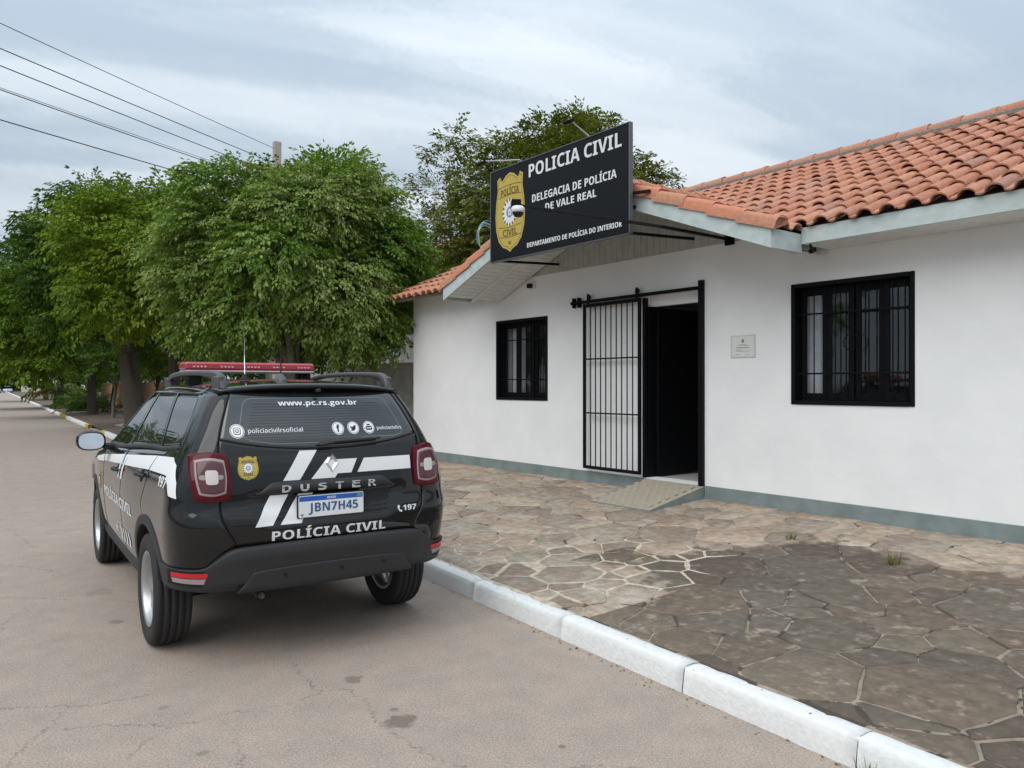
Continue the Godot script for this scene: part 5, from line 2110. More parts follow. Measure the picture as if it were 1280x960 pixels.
func car_sides() -> void:
	for sgn in [-1.0, 1.0]:
		var low := func(z: float) -> float: return maxf(car_bottom(z), 0.40)
		# front wing
		put("front_wing", panel(func(u: float, v: float) -> Array:
			var z := lerpf(-1.955, -3.05, u)
			return on_side(sgn, z, lerpf(low.call(z) + 0.005, 0.985 - 0.05 * u, v)), 44, 16), M.paint, car)
		# doors: panel, handle, window
		for d in [[-1.95, -0.945, -1.95, -0.945], [-0.938, -0.045, -0.938, 0.0]]:
			var rear_door: bool = d[0] > -1.0
			var door := group_node("rear_door" if rear_door else "front_door", car)
			put("panel", panel(func(u: float, v: float) -> Array:
				var t := v
				var y := lerpf(0.40, 1.115 + 0.075 * u * (1.0 if rear_door else 0.35) + (0.026 if rear_door else 0.0), t)
				var z1: float = d[1]
				if rear_door:
					z1 = minf(quarter_front(y) - 0.006, 0.26)
					if y < TYRE + ARCH:
						var dy := y - TYRE
						z1 = -sqrt(maxf(ARCH * ARCH - dy * dy, 0.0)) - 0.006
					if y >= TYRE + ARCH and y < 0.85:
						z1 = lerpf(-0.07, quarter_front(y) - 0.006, (y - 0.75) / 0.10)
				return on_side(sgn, lerpf(d[0], z1, u), y), 30, 24), M.paint, door)
			# handle
			var hz: float = -0.20 if rear_door else -1.13
			var hy: float = 1.03 if rear_door else 0.985
			var st := mb(true)
			var pts := PackedVector3Array()
			for k in 9:
				var t := k / 8.0
				var r: Array = on_side(sgn, hz + (t - 0.5) * 0.20, hy)
				pts.append(r[0] + r[1] * (0.006 + 0.030 * sin(PI * t)))
			tube(st, pts, [0.008, 0.012, 0.014, 0.014, 0.014, 0.014, 0.014, 0.012, 0.008], 8)
			put("handle", done(st), M.plastic, door)
			var cup := func(x: float, y: float) -> Array: return on_side(sgn, hz + x, hy + y)
			put("handle_recess", decal(disc(0.045, 18), cup, 0.0018, 1), M.shell, door)
		# side windows
		var low_w := func(z: float) -> float: return 1.125 + 0.085 * smoothstep(-1.9, 0.1, z) + 0.03 * smoothstep(0.0, 0.5, z)
		var wins := [
			# z at the foot and head of the front edge, then of the rear edge
			[-1.86, -1.20, -1.000, -0.945], [-0.925, -0.885, -0.02, -0.32], [0.03, -0.27, 0.52, 0.30]]
		for i in 3:
			var w: Array = wins[i]
			var roof := 1.535
			put(["front_window", "rear_window", "quarter_window"][i], panel(func(u: float, v: float) -> Array:
				var zf := lerpf(w[0], w[1], pow(v, 0.85))
				var zb := lerpf(w[2], w[3], v)
				if i == 2:
					zb = lerpf(w[2], w[3], pow(v, 1.2)) - 0.10 * pow(1.0 - v, 3.0)
				var z := lerpf(zf, zb, u)
				var y := lerpf(low_w.call(z) + (0.01 if i < 2 else 0.02), roof - (0.05 if i == 0 else 0.0) * pow(1.0 - u, 2.0), v)
				return on_side(sgn, z, y), 24, 16, 0.002, 0.01), M.auto_glass, car)
		# window surround: painted frame and pillars
		put("window_frame", panel(func(u: float, v: float) -> Array:
			var z := lerpf(-1.24, 0.33, u)
			var r: Array = on_side(sgn, z, lerpf(1.545, 1.595, v))
			return r, 40, 4, 0.004, 0.012), M.paint, car)
		for p in [[-0.985, -0.945, -0.912, -0.888], [-0.012, -0.315, 0.022, -0.275]]:
			put("door_pillar", panel(func(u: float, v: float) -> Array:
				var z := lerpf(lerpf(p[0], p[1], v), lerpf(p[2], p[3], v), u)
				return on_side(sgn, z, lerpf(low_w.call(z), 1.548, v)), 4, 16, 0.006, 0.012), M.paint, car)
		put("window_ledge", panel(func(u: float, v: float) -> Array:
			var z := lerpf(-1.93, 0.44, u)
			return on_side(sgn, z, low_w.call(z) - 0.012 + 0.026 * v), 50, 2, 0.007, 0.012), M.plastic, car)
		# windscreen pillar
		put("front_pillar", panel(func(u: float, v: float) -> Array:
			var y := lerpf(1.10, 1.57, v)
			var z := keyed(KFC, y) + lerpf(-0.06, 0.05, u)
			return on_side(sgn, z, y), 4, 16, 0.004, 0.012), M.paint, car)
		# sill and arch mouldings of plastic
		put("sill", panel(func(u: float, v: float) -> Array:
			var z := lerpf(-2.24, -0.43, u)
			var r: Array = on_side(sgn, z, lerpf(0.27, 0.415, v))
			return [r[0] + r[1] * 0.012 * sin(PI * v), r[1]], 30, 6, 0.008, 0.02), M.plastic, car)
		for c in [0.0, AXLE]:
			put("arch_moulding", panel(func(u: float, v: float) -> Array:
				var t := lerpf(PI * (0.02 if c < -1.0 else 0.06), PI * (0.98 if c < -1.0 else 0.99), u)
				var r0 := ARCH - 0.006 + v * 0.058
				var z: float = c + cos(t) * r0
				var y := TYRE + sin(t) * r0
				return on_side(sgn, z, maxf(y, 0.3)), 40, 3, 0.009, 0.03), M.plastic, car)
		# white stripe along the belt with slashes, down-turned at the tail
		var sd := func(z: float, y: float) -> Array: return on_side(sgn, z, y)
		var band := [
			[-2.60, 0.955, -2.45, 0.985, -1.97, 1.035, -1.97, 0.975, -2.4, 0.955],
			[-1.94, 1.035, -0.96, 1.105, -0.96, 1.035, -1.94, 0.985],
			[-0.925, 1.105, 0.02, 1.165, -0.05, 1.075, -0.925, 1.035],
			[0.03, 1.165, 0.44, 1.185, 0.56, 1.15, 0.635, 1.06, 0.66, 0.975, 0.58, 0.985, 0.54, 1.04, 0.45, 1.085, -0.03, 1.075]]
		for b in band:
			put("side_stripe", decal(pv(b), sd, 0.0022, 3), M.white_vinyl, car)
		for o in [0.0, 0.13]:
			put("side_slash", decal(pv([-1.02 + o, 1.10, -0.955 + o, 1.10, -1.05 + o, 0.93, -1.12 + o, 0.93]), sd, 0.0036, 3), M.white_vinyl, car)
		# lettering along the doors
		for l in [["POLÍCIA CIVIL", -1.15, 0.775, 0.095, 1.38], ["197", 0.40, 1.045, 0.06, 0.22], ["197", -1.25, 0.535, 0.045, 0.12]]:
			var m := text_mesh(l[0], l[3], l[4], 0.0012)
			put("side_lettering", warp(m, func(x: float, y: float) -> Array: return on_side(sgn, l[1] - x * sgn * -1.0 * -1.0 if sgn > 0 else l[1] + x, l[2] + y), 0.003), M.white_vinyl, car)
		for k in 4:
			var z0 := -1.05 + 0.12 * k
			put("side_mark", decal(pv([z0, 0.585, z0 + 0.05, 0.585, z0 + 0.085, 0.535, z0 + 0.05, 0.485, z0, 0.485, z0 + 0.035, 0.535]), sd, 0.003, 1), M.white_vinyl, car)
		build_badge(car, Vector2(-2.16, 0.80), 0.13, 0.15, func(z: float, y: float) -> Array: return on_side(sgn, z, y), 0.002)
		# mirror
		var mir := group_node("door_mirror", car)
		var ms := mb(true)
		var rows := []
		for j in 9:
			var t := j / 8.0
			var rr := sqrt(maxf(1.0 - pow(2.0 * t - 1.0, 4.0), 0.0))
			var row := PackedVector3Array()
			for k in 20:
				var a := TAU * k / 20.0
				row.append(Vector3(sgn * (1.02 + signf(cos(a)) * pow(absf(cos(a)), 0.8) * 0.105 * rr), 1.165 + signf(sin(a)) * pow(absf(sin(a)), 0.8) * 0.078 * rr, -1.76 + t * 0.13))
			rows.append(row)
		grid(ms, rows, true)
		put("housing", done(ms), M.paint, mir)
		var mg := mb()
		var face := PackedVector2Array()
		for k in 24:
			var a := TAU * k / 24.0
			face.append(Vector2(1.022 + signf(cos(a)) * pow(absf(cos(a)), 0.75) * 0.088, 1.165 + signf(sin(a)) * pow(absf(sin(a)), 0.75) * 0.062))
		for k in range(1, 23):
			tri_out(mg, Vector3(sgn * face[0].x, face[0].y, -1.622 - 0.14 * (face[0].y - 1.165)), Vector3(sgn * face[k].x, face[k].y, -1.622 - 0.14 * (face[k].y - 1.165)), Vector3(sgn * face[k + 1].x, face[k + 1].y, -1.622 - 0.14 * (face[k + 1].y - 1.165)), Vector3(sgn * 1.02, 1.16, -1.8))
		put("mirror_glass", done(mg), mat(0.7, 0.72, 0.74, 0.02, 1.0), mir)
		ms = mb()
		bar(ms, Vector3(sgn * 0.94, 1.12, -1.71), Vector3(sgn * 0.83, 1.11, -1.72), 0.07, 0.05, Vector3.UP, 0.015)
		put("mirror_foot", done(ms), M.plastic, mir)

func car_roof() -> void:
	var roof_y := [[-1.30, 1.545], [-1.15, 1.585], [-0.90, 1.622], [-0.5, 1.637], [0.0, 1.630], [0.3, 1.612], [0.50, 1.592]]
	var roof_w := [[-1.30, 0.60], [-0.8, 0.635], [0.0, 0.635], [0.40, 0.60], [0.50, 0.585]]
	put("roof_panel", panel(func(u: float, v: float) -> Array:
		var z := lerpf(0.50, -1.28, v)
		var ux := 2.0 * u - 1.0
		var f := func(a: float, zz: float) -> Vector3: return Vector3(a * keyed(roof_w, zz), keyed(roof_y, zz) - 0.045 * pow(absf(a), 2.4) + 0.012 * (1.0 - a * a), zz)
		var p: Vector3 = f.call(ux, z)
		var n: Vector3 = (f.call(ux, z + 0.01) - f.call(ux, z - 0.01)).cross(f.call(ux + 0.01, z) - f.call(ux - 0.01, z)).normalized()
		return [p, n if n.y > 0 else -n], 30, 30, 0.0, 0.03), M.paint, car)
	# windscreen and bonnet, out of sight from behind
	put("windscreen", panel(func(u: float, v: float) -> Array:
		var y := lerpf(1.09, 1.55, v)
		var ux := 2.0 * u - 1.0
		var hw := c_hw(y) - 0.10
		return [Vector3(ux * hw, y, keyed(KF, y) + 0.10 * ux * ux - 0.004), Vector3(0, 0.6, -0.8)], 20, 14, 0.004, 0.02), M.auto_glass, car)
	put("bonnet", panel(func(u: float, v: float) -> Array:
		var z := lerpf(-2.15, -3.42, v)
		var ux := 2.0 * u - 1.0
		return [Vector3(ux * 0.74, lerpf(1.075, 0.94, pow(v, 1.6)) - 0.05 * pow(absf(ux), 3.0), z), Vector3(0, 1, 0)], 16, 16, 0.0, 0.05), M.paint, car)
	for sgn in [-1.0, 1.0]:
		put("headlamp", panel(func(u: float, v: float) -> Array:
			var r: Array = on_side(sgn, lerpf(-3.12, -3.46, u), lerpf(0.72, 0.87, v))
			return r, 10, 6, 0.01, 0.02), M.lamp_clear, car)
	# roof rails: deep grey bars on feet
	for sgn in [-1.0, 1.0]:
		var rail := group_node("roof_rail", car)
		var st := mb(true)
		var top := [[-1.26, 1.585], [-1.18, 1.625], [-1.05, 1.665], [-0.8, 1.690], [-0.4, 1.700], [0.0, 1.697], [0.22, 1.692], [0.34, 1.685], [0.42, 1.665], [0.47, 1.63], [0.485, 1.585]]
		var rows := []
		for k in 41:
			var z := lerpf(-1.26, 0.485, pow(k / 40.0, 0.8))
			var y: float = keyed(top, z)
			var thick := 0.032 + 0.02 * smoothstep(0.05, 0.4, z) + 0.02 * smoothstep(-1.0, -1.25, z)
			if z > 0.40:
				thick = maxf(thick, y - 1.56)
			var x := 0.560 - 0.03 * smoothstep(0.1, 0.5, z) - 0.02 * smoothstep(-0.8, -1.2, z)
			var row := PackedVector3Array()
			for q in [[-0.017, 0.0], [-0.021, -0.012], [-0.021, -thick], [0.021, -thick], [0.021, -0.012], [0.017, 0.0]]:
				row.append(Vector3(sgn * (x + q[0]), y + q[1], z))
			rows.append(row)
		grid(st, rows, true)
		for e in [0, 40]:
			for k in range(1, 5):
				tri_out(st, rows[e][0], rows[e][k], rows[e][k + 1], Vector3(sgn * 0.56, 1.6, -0.4))
		put("rail_bar", done(st), M.rail, rail)
		for f in [[0.30, 0.46], [-1.22, -1.02]]:
			st = mb()
			bx(st, Vector3(sgn * 0.545 - 0.02 - 0.0, 1.56, f[0]), Vector3(sgn * 0.545 + 0.02, 1.66, f[1]), 0.01)
			put("rail_foot", done(st), M.rail, rail)
	# light bar
	var lb := group_node("light_bar", car)
	var st := mb()
	for x in [-0.42, 0.42]:
		st = mb()
		bx(st, Vector3(x - 0.05, 1.60, -0.96), Vector3(x + 0.05, 1.70, -0.86), 0.01)
		put("mount", done(st), M.shell, lb)
	st = mb()
	bx(st, Vector3(-0.495, 1.695, -1.03), Vector3(0.465, 1.715, -0.77), 0.008)
	put("base", done(st), mat(0.35, 0.30, 0.31, 0.3), lb)
	st = mb()
	bx(st, Vector3(-0.50, 1.7155, -1.02), Vector3(0.47, 1.775, -0.78), 0.014)
	put("lens", done(st), M.bar_red, lb)
	for k in 5:
		var x0 := -0.40 + 0.195 * k
		for j in 4:
			st = mb(true)
			tube(st, PackedVector3Array([Vector3(x0 + (j - 1.5) * 0.026, 1.745, -0.7805), Vector3(x0 + (j - 1.5) * 0.026, 1.745, -0.777)]), [0.010], 10)
			put("reflector_cup", done(st), M.bar_pink, lb)
	# aerials
	for a in [[-0.085, 0.13, 0.020, 1.0, 0.06], [-0.27, -0.05, 0.0, 0.0, 0.0]]:
		var aer := group_node("aerial", car)
		st = mb(true)
		var x: float = a[0]
		var z: float = a[1]
		if a[3] > 0.5:
			lathe(st, [Vector2(0.052, 0.0), Vector2(0.048, 0.012), Vector2(0.03, 0.03), Vector2(0.012, 0.045), Vector2(0.001, 0.05)], 16, Transform3D(Basis.IDENTITY.scaled(Vector3(0.8, 1, 1.3)), Vector3(x, 1.632, z)))
			put("aerial_base", done(st), M.rail, aer)
			st = mb(true)
			tube(st, PackedVector3Array([Vector3(x, 1.67, z), Vector3(x + 0.02, 1.87, z - 0.06)]), [0.006, 0.0035], 6)
			put("whip", done(st), M.shell, aer)
		else:
			lathe(st, [Vector2(0.034, 0.0), Vector2(0.034, 0.008), Vector2(0.016, 0.016), Vector2(0.012, 0.034), Vector2(0.001, 0.036)], 16, at(x, 1.642, z))
			put("aerial_base", done(st), M.shell, aer)
			st = mb(true)
			tube(st, PackedVector3Array([Vector3(x, 1.66, z), Vector3(x - 0.005, 2.02, z)]), [0.0028, 0.002], 6)
			put("whip", done(st), M.chrome, aer)

func car_wheels() -> void:
	# tyre profile (radius, across): grooves in the tread
	var prof := [Vector2(0.225, -0.085), Vector2(0.245, -0.100), Vector2(0.285, -0.108), Vector2(0.318, -0.104), Vector2(0.335, -0.092)]
	for g in [-0.060, -0.020, 0.020, 0.060]:
		prof.append_array([Vector2(0.345 - absf(g) * 0.04, g - 0.006), Vector2(0.336, g - 0.0055), Vector2(0.336, g + 0.0055), Vector2(0.345 - absf(g) * 0.04, g + 0.006)])
	prof.append_array([Vector2(0.335, 0.092), Vector2(0.318, 0.104), Vector2(0.285, 0.108), Vector2(0.245, 0.100), Vector2(0.225, 0.085)])
	var st := mb(true)
	lathe(st, prof, 56, Transform3D(Basis(Vector3.BACK, PI / 2), Vector3.ZERO))
	var tyre := done(st)
	# rim: barrel and lip
	st = mb(true)
	lathe(st, [Vector2(0.226, 0.086), Vector2(0.232, 0.094), Vector2(0.226, 0.098), Vector2(0.214, 0.09), Vector2(0.205, 0.07), Vector2(0.195, 0.0), Vector2(0.19, -0.08), Vector2(0.225, -0.086)], 48, Transform3D(Basis(Vector3.BACK, PI / 2), Vector3.ZERO))
	var rim := done(st)
	st = mb(true)
	lathe(st, [Vector2(0.001, 0.078), Vector2(0.028, 0.078), Vector2(0.034, 0.074), Vector2(0.062, 0.066), Vector2(0.07, 0.05), Vector2(0.07, 0.02)], 30, Transform3D(Basis(Vector3.BACK, PI / 2), Vector3.ZERO))
	var hub := done(st)
	st = mb()
	slab(st, PackedVector2Array([Vector2(0.045, -0.018), Vector2(0.12, -0.026), Vector2(0.208, -0.05), Vector2(0.208, -0.026), Vector2(0.13, -0.004), Vector2(0.13, 0.004), Vector2(0.208, 0.026), Vector2(0.208, 0.05), Vector2(0.12, 0.026), Vector2(0.045, 0.018)]), -0.012, 0.012, Transform3D.IDENTITY)
	var spoke := done(st)
	st = mb(true)
	lathe(st, [Vector2(0.03, 0.0), Vector2(0.14, 0.0), Vector2(0.14, 0.02), Vector2(0.03, 0.02)], 30, Transform3D(Basis(Vector3.BACK, PI / 2), Vector3.ZERO))
	var brake := done(st)
	for z in [0.0, AXLE]:
		for sgn in [-1.0, 1.0]:
			var wheel := group_node("wheel", car)
			wheel.position = Vector3(sgn * 0.775, TYRE, z)
			wheel.rotation.y = 0.0 if sgn < 0 else PI
			put("tyre", tyre, M.rubber, wheel)
			put("rim", rim, M.alloy, wheel)
			put("hub", hub, M.alloy, wheel)
			put("brake_disc", brake, mat(0.08, 0.08, 0.08, 0.5, 0.6), wheel)
			for k in 5:
				var b := Basis(Vector3.RIGHT, TAU * k / 5.0 + 0.3) * Basis(Vector3(0, 0, -1), Vector3(0, 1, 0), Vector3(1, 0, 0)) * Basis(Vector3.UP, -0.10)
				put("spoke", spoke, M.alloy, wheel, Transform3D(b, Vector3(-0.062, 0, 0)))

# ------------------------------------------------------------------ trees
# a spray: an arching twig along +z with leaves hanging from it
func spray(seed_: int, n: int, length: float, leaf: float, droop: float, wide := 0.42) -> ArrayMesh:
	var rng := RandomNumberGenerator.new()
	rng.seed = seed_
	var st := mb()
	for k in n:
		var t := rng.randf_range(0.05, 1.0)
		var side := rng.randf_range(-1.0, 1.0)
		var o := Vector3(side * 0.26 * length * (0.5 + t * 0.5), -droop * t * t * length * 0.55 + rng.randf_range(-0.09, 0.07) * length, t * length)
		var dir := Vector3(side * 0.7 + rng.randf_range(-0.4, 0.4), -droop * rng.randf_range(0.4, 1.5) + 0.1, rng.randf_range(0.2, 1.0)).normalized()
		var across := dir.cross(Vector3(rng.randf_range(-0.5, 0.5), 1, rng.randf_range(-0.5, 0.5))).normalized()
		var nrm := across.cross(dir)
		var l := leaf * rng.randf_range(0.7, 1.2)
		var w := l * wide * 0.5
		var tip := o + dir * l - Vector3(0, 0.18 * l * droop, 0)
		var mid := o + dir * l * 0.45
		var a := mid + across * w + nrm * w * 0.35
		var b := mid - across * w + nrm * w * 0.35
		st.set_color(Color.WHITE)
		tri(st, o, a, tip)
		tri(st, o, tip, b)
	return done(st)

# blobs: [centre, radius]; sprays are spread over the blobs' shells, facing outwards
func crown(parent: Node3D, blobs: Array, n: int, meshes: Array, seed_: int, colours: Array, scale_: float, inner := 0.25, called := "crown") -> void:
	var rng := RandomNumberGenerator.new()
	rng.seed = seed_
	var lists := []
	for m in meshes:
		lists.append([])
	var area := 0.0
	for b in blobs:
		area += b[1] * b[1]
	var centre := Vector3.ZERO
	for b in blobs:
		centre += b[0] * (b[1] * b[1] / area)
	for b in blobs:
		var tint := rng.randf()
		var count := int(n * b[1] * b[1] / area)
		for k in count:
			var d := Vector3(rng.randfn(), rng.randfn() * 0.9 + 0.25, rng.randfn()).normalized()
			var r: float = b[1] * (rng.randf_range(0.86, 1.08) if rng.randf() > inner else rng.randf_range(0.2, 0.8))
			var p: Vector3 = b[0] + d * r * Vector3(1, 0.66, 1)
			var out := (d + (p - centre).normalized() * 0.6)
			out.y = out.y * 0.55 + rng.randf_range(-0.15, 0.25)
			out = out.normalized()
			var side := Vector3.UP.cross(out)
			if side.length() < 0.1:
				side = Vector3.RIGHT
			side = side.normalized().rotated(out, rng.randf_range(-0.5, 0.5))
			var basis_ := Basis(side, out.cross(side), out).scaled(Vector3.ONE * scale_ * rng.randf_range(0.6, 1.35))
			var t := clampf(tint * 0.55 + rng.randf() * 0.6, 0.0, 0.999) * (colours.size() - 1)
			var c: Color = colours[int(t)].lerp(colours[int(t) + 1], t - int(t))
			var v := rng.randf_range(0.8, 1.2)
			lists[rng.randi() % meshes.size()].append([Transform3D(basis_, p), Color(c.r * v, c.g * v, c.b * v)])
	# one mesh holds the whole crown
	var verts := PackedVector3Array()
	var norms := PackedVector3Array()
	var cols := PackedColorArray()
	for i in meshes.size():
		var arr: Array = meshes[i].surface_get_arrays(0)
		var v: PackedVector3Array = arr[Mesh.ARRAY_VERTEX]
		var nn: PackedVector3Array = arr[Mesh.ARRAY_NORMAL]
		var cc := PackedColorArray()
		cc.resize(v.size())
		for q in lists[i]:
			verts.append_array(q[0] * v)
			norms.append_array(Transform3D(q[0].basis.orthonormalized(), Vector3.ZERO) * nn)
			cc.fill(q[1])
			cols.append_array(cc)
	var out_arr := []
	out_arr.resize(Mesh.ARRAY_MAX)
	out_arr[Mesh.ARRAY_VERTEX] = verts
	out_arr[Mesh.ARRAY_NORMAL] = norms
	out_arr[Mesh.ARRAY_COLOR] = cols
	var am := ArrayMesh.new()
	am.add_surface_from_arrays(Mesh.PRIMITIVE_TRIANGLES, out_arr)
	put(called, am, M.leaf, parent)

func lumps(c: Vector3, r: Vector3, n: int, size: float, seed_: int, low := -0.7) -> Array:
	# lumps spread evenly over an egg, and a few inside it
	var rng := RandomNumberGenerator.new()
	rng.seed = seed_
	var out := []
	for k in n:
		var y := lerpf(1.0, low, (k + 0.5) / n)
		var a := k * 2.39996 + rng.randf_range(-0.35, 0.35)
		var q := sqrt(maxf(1.0 - y * y, 0.0))
		var f := rng.randf_range(0.62, 0.86)
		var s := size * rng.randf_range(0.72, 1.28)
		out.append([c + Vector3(cos(a) * q * r.x, y * r.y, sin(a) * q * r.z) * f, s])
	out.append([c, size * 1.2])
	out.append([c - Vector3(0, r.y * 0.35, 0), size * 1.1])
	return out

func limbs(parent: Node3D, blobs: Array, fork: float, r: float, m: Material, lean := Vector3.ZERO, every := 2) -> void:
	var st := mb(true)
	var top := Vector3(0, fork, 0) + lean
	tube(st, PackedVector3Array([Vector3(0, -0.15, 0), Vector3(0.02, 0.15, 0), Vector3(-0.03, fork * 0.5, 0.02) + lean * 0.4, top]), [r * 1.5, r * 1.08, r * 0.95, r * 0.85], 12)
	put("trunk", done(st), m, parent)
	st = mb(true)
	for k in range(0, blobs.size(), every):
		var e: Vector3 = blobs[k][0]
		var mid := top.lerp(e, 0.5) + Vector3(0.1 * sin(k * 3.0), 0.25, 0.1 * cos(k * 5.0))
		tube(st, PackedVector3Array([top - Vector3(0, 0.15, 0), top.lerp(mid, 0.5) + Vector3(0, 0.08, 0), mid, e]), [r * 0.5, r * 0.36, r * 0.24, r * 0.10], 7, false)
	put("limbs", done(st), m, parent)

func build_trees() -> void:
	var near := []
	for k in 4:
		near.append(spray(100 + k, 28, 0.36, 0.063, 0.85, 0.55))
	var mid := []
	for k in 3:
		mid.append(spray(120 + k, 24, 0.55, 0.12, 0.6, 0.5))
	var far := []
	for k in 3:
		far.append(spray(140 + k, 20, 0.75, 0.20, 0.5, 0.6))
	var fine := []
	for k in 3:
		fine.append(spray(160 + k, 20, 0.42, 0.10, 0.3, 0.5))
	var variegated := [Color(0.055, 0.125, 0.016), Color(0.095, 0.200, 0.024), Color(0.155, 0.265, 0.040), Color(0.235, 0.325, 0.085), Color(0.325, 0.380, 0.145)]
	var dark := [Color(0.040, 0.088, 0.013), Color(0.070, 0.140, 0.019), Color(0.115, 0.190, 0.026)]
	var yellow := [Color(0.095, 0.165, 0.016), Color(0.165, 0.250, 0.024), Color(0.245, 0.310, 0.038)]
	var fresh := [Color(0.085, 0.165, 0.017), Color(0.145, 0.24, 0.026), Color(0.21, 0.29, 0.04)]
	var olive := [Color(0.105, 0.130, 0.022), Color(0.165, 0.190, 0.034), Color(0.235, 0.245, 0.058)]
	# the weeping fig by the station
	var t := thing("weeping_fig", "large leafy tree with pale drooping leaves right behind the police car", "tree", Vector3(4.75, 0.15, -14.3))
	var b := lumps(Vector3(0.05, 3.45, 0), Vector3(2.35, 2.15, 2.3), 27, 0.70, 1, -0.72)
	b.append_array([[Vector3(0.55, 4.9, 0.4), 0.7], [Vector3(0.75, 5.3, 0.5), 0.42], [Vector3(-0.9, 4.7, -0.2), 0.5]])
	limbs(t, b, 1.5, 0.19, M.bark_pale)
	crown(t, b, 10400, near, 7, variegated, 1.0, 0.15)
	# yellow-green tree behind it
	t = thing("street_tree", "yellowish green tree between the pale fig and the dark tree", "tree", Vector3(4.6, 0.14, -25.0), 0, "trees along the street")
	b = lumps(Vector3(-0.7, 4.9, 0.6), Vector3(2.1, 2.5, 2.1), 28, 0.8, 2, -0.8)
	limbs(t, b, 2.3, 0.2, M.bark)
	crown(t, b, 3400, mid, 8, yellow, 1.0)
	# tall dark tree with the thick trunk
	t = thing("street_tree", "tall dark green tree with the thick trunk overhanging the road", "tree", Vector3(4.3, 0.14, -30.5), 0, "trees along the street")
	b = lumps(Vector3(-0.9, 5.5, -0.6), Vector3(2.35, 3.1, 2.3), 36, 0.92, 3, -0.85)
	limbs(t, b, 2.6, 0.36, M.bark, Vector3(-0.25, 0, 0))
	crown(t, b, 4400, mid, 9, dark, 1.1)
	# further trees up the street
	t = thing("street_tree", "light green tree left of the dark one, further up the street", "tree", Vector3(4.2, 0.14, -44.0), 0, "trees along the street")
	b = lumps(Vector3(-1.6, 5.0, 0), Vector3(2.8, 3.2, 2.8), 28, 1.1, 4, -0.9)
	limbs(t, b, 2.4, 0.2, M.bark)
	crown(t, b, 2200, far, 10, fresh, 1.0)
	t = thing("street_tree", "bright green tree leaning over the road far up the street", "tree", Vector3(4.0, 0.14, -62.0), 0, "trees along the street")
	b = lumps(Vector3(-2.0, 5.2, 0), Vector3(3.2, 3.4, 3.2), 28, 1.3, 5, -0.95)
	limbs(t, b, 2.4, 0.2, M.bark)
	crown(t, b, 2000, far, 11, fresh, 1.2)
	t = thing("street_tree", "deep green tree at the end of the tree row", "tree", Vector3(4.6, 0.14, -92.0), 0, "trees along the street")
	b = lumps(Vector3(-1.0, 6.6, 0), Vector3(4.6, 4.6, 4.4), 30, 1.8, 6, -0.9)
	limbs(t, b, 2.4, 0.22, M.bark)
	crown(t, b, 1800, far, 12, dark, 1.6)
	# young trees with thin stems on the verge
	var young := [[5.3, -33.0, 2.6, "thin young tree nearest the thick trunk on the verge"], [4.5, -38.5, 2.5, "slender young tree with leaning stem on the verge"], [5.2, -45.0, 2.7, "pale stemmed young tree beside the fence"], [4.9, -53.0, 2.6, "smallest young tree far up the verge"]]
	for i in young.size():
		var y: Array = young[i]
		t = thing("young_tree", y[3], "tree", Vector3(y[0], 0.14, y[1]), 0, "young trees on the verge")
		b = lumps(Vector3(0.1, y[2] + 0.3, 0), Vector3(1.3, 1.0, 1.3), 9, 0.6, 60 + i)
		limbs(t, b, y[2] * 0.55, 0.06 + 0.015 * i, M.bark_pale if i % 2 else M.bark, Vector3(0.12, 0, 0.05))
		crown(t, b, 420, mid, 70 + i, dark if i % 2 else fresh, 1.0)
	# behind the station
	t = thing("garden_tree", "dense olive green tree rising behind the signboard and station roof", "tree", Vector3(14.8, 0.1, -19.2))
	b = lumps(Vector3(-0.3, 6.7, 0.2), Vector3(2.5, 3.0, 2.7), 30, 0.9, 14, -0.8)
	b.append_array([[Vector3(1.7, 8.1, 1.1), 0.8], [Vector3(2.4, 7.7, 1.6), 0.75], [Vector3(2.8, 7.0, 1.9), 0.75], [Vector3(2.2, 6.6, 1.5), 0.9], [Vector3(2.7, 6.0, 1.8), 0.8], [Vector3(0.4, 9.3, 0.4), 0.6], [Vector3(0.45, 9.8, 0.4), 0.4], [Vector3(-1.7, 8.6, -0.4), 0.6], [Vector3(-2.2, 5.4, -1.0), 1.0], [Vector3(-2.6, 4.6, -1.4), 1.0], [Vector3(-2.4, 6.6, -1.2), 0.9], [Vector3(-2.2, 7.6, -1.0), 0.7], [Vector3(-3.0, 5.6, -1.8), 0.8]])
	limbs(t, b, 3.0, 0.2, M.bark)
	crown(t, b, 8200, fine, 15, olive, 1.0)
	t = thing("garden_tree", "sparse wispy tree with thin stems left of the signboard", "tree", Vector3(15.3, 0.1, -27.0))
	t.scale = Vector3.ONE * 1.5
	b = [[Vector3(0.2, 7.6, 0), 0.45], [Vector3(-0.3, 7.0, 0.2), 0.4], [Vector3(0.5, 6.6, 0.1), 0.5], [Vector3(-0.5, 6.2, 0), 0.45], [Vector3(0.1, 5.7, -0.2), 0.55], [Vector3(0.7, 5.3, 0.2), 0.6], [Vector3(-0.6, 5.3, 0.1), 0.35], [Vector3(0.0, 4.7, 0.0), 0.6], [Vector3(0.7, 4.4, 0.2), 0.6], [Vector3(-0.2, 4.0, 0.0), 0.5], [Vector3(0.4, 3.6, 0.1), 0.6]]
	limbs(t, b, 2.6, 0.06, M.bark_pale, Vector3(0.1, 0, 0), 1)
	crown(t, b, 800, fine, 16, olive, 0.95, 0.5)
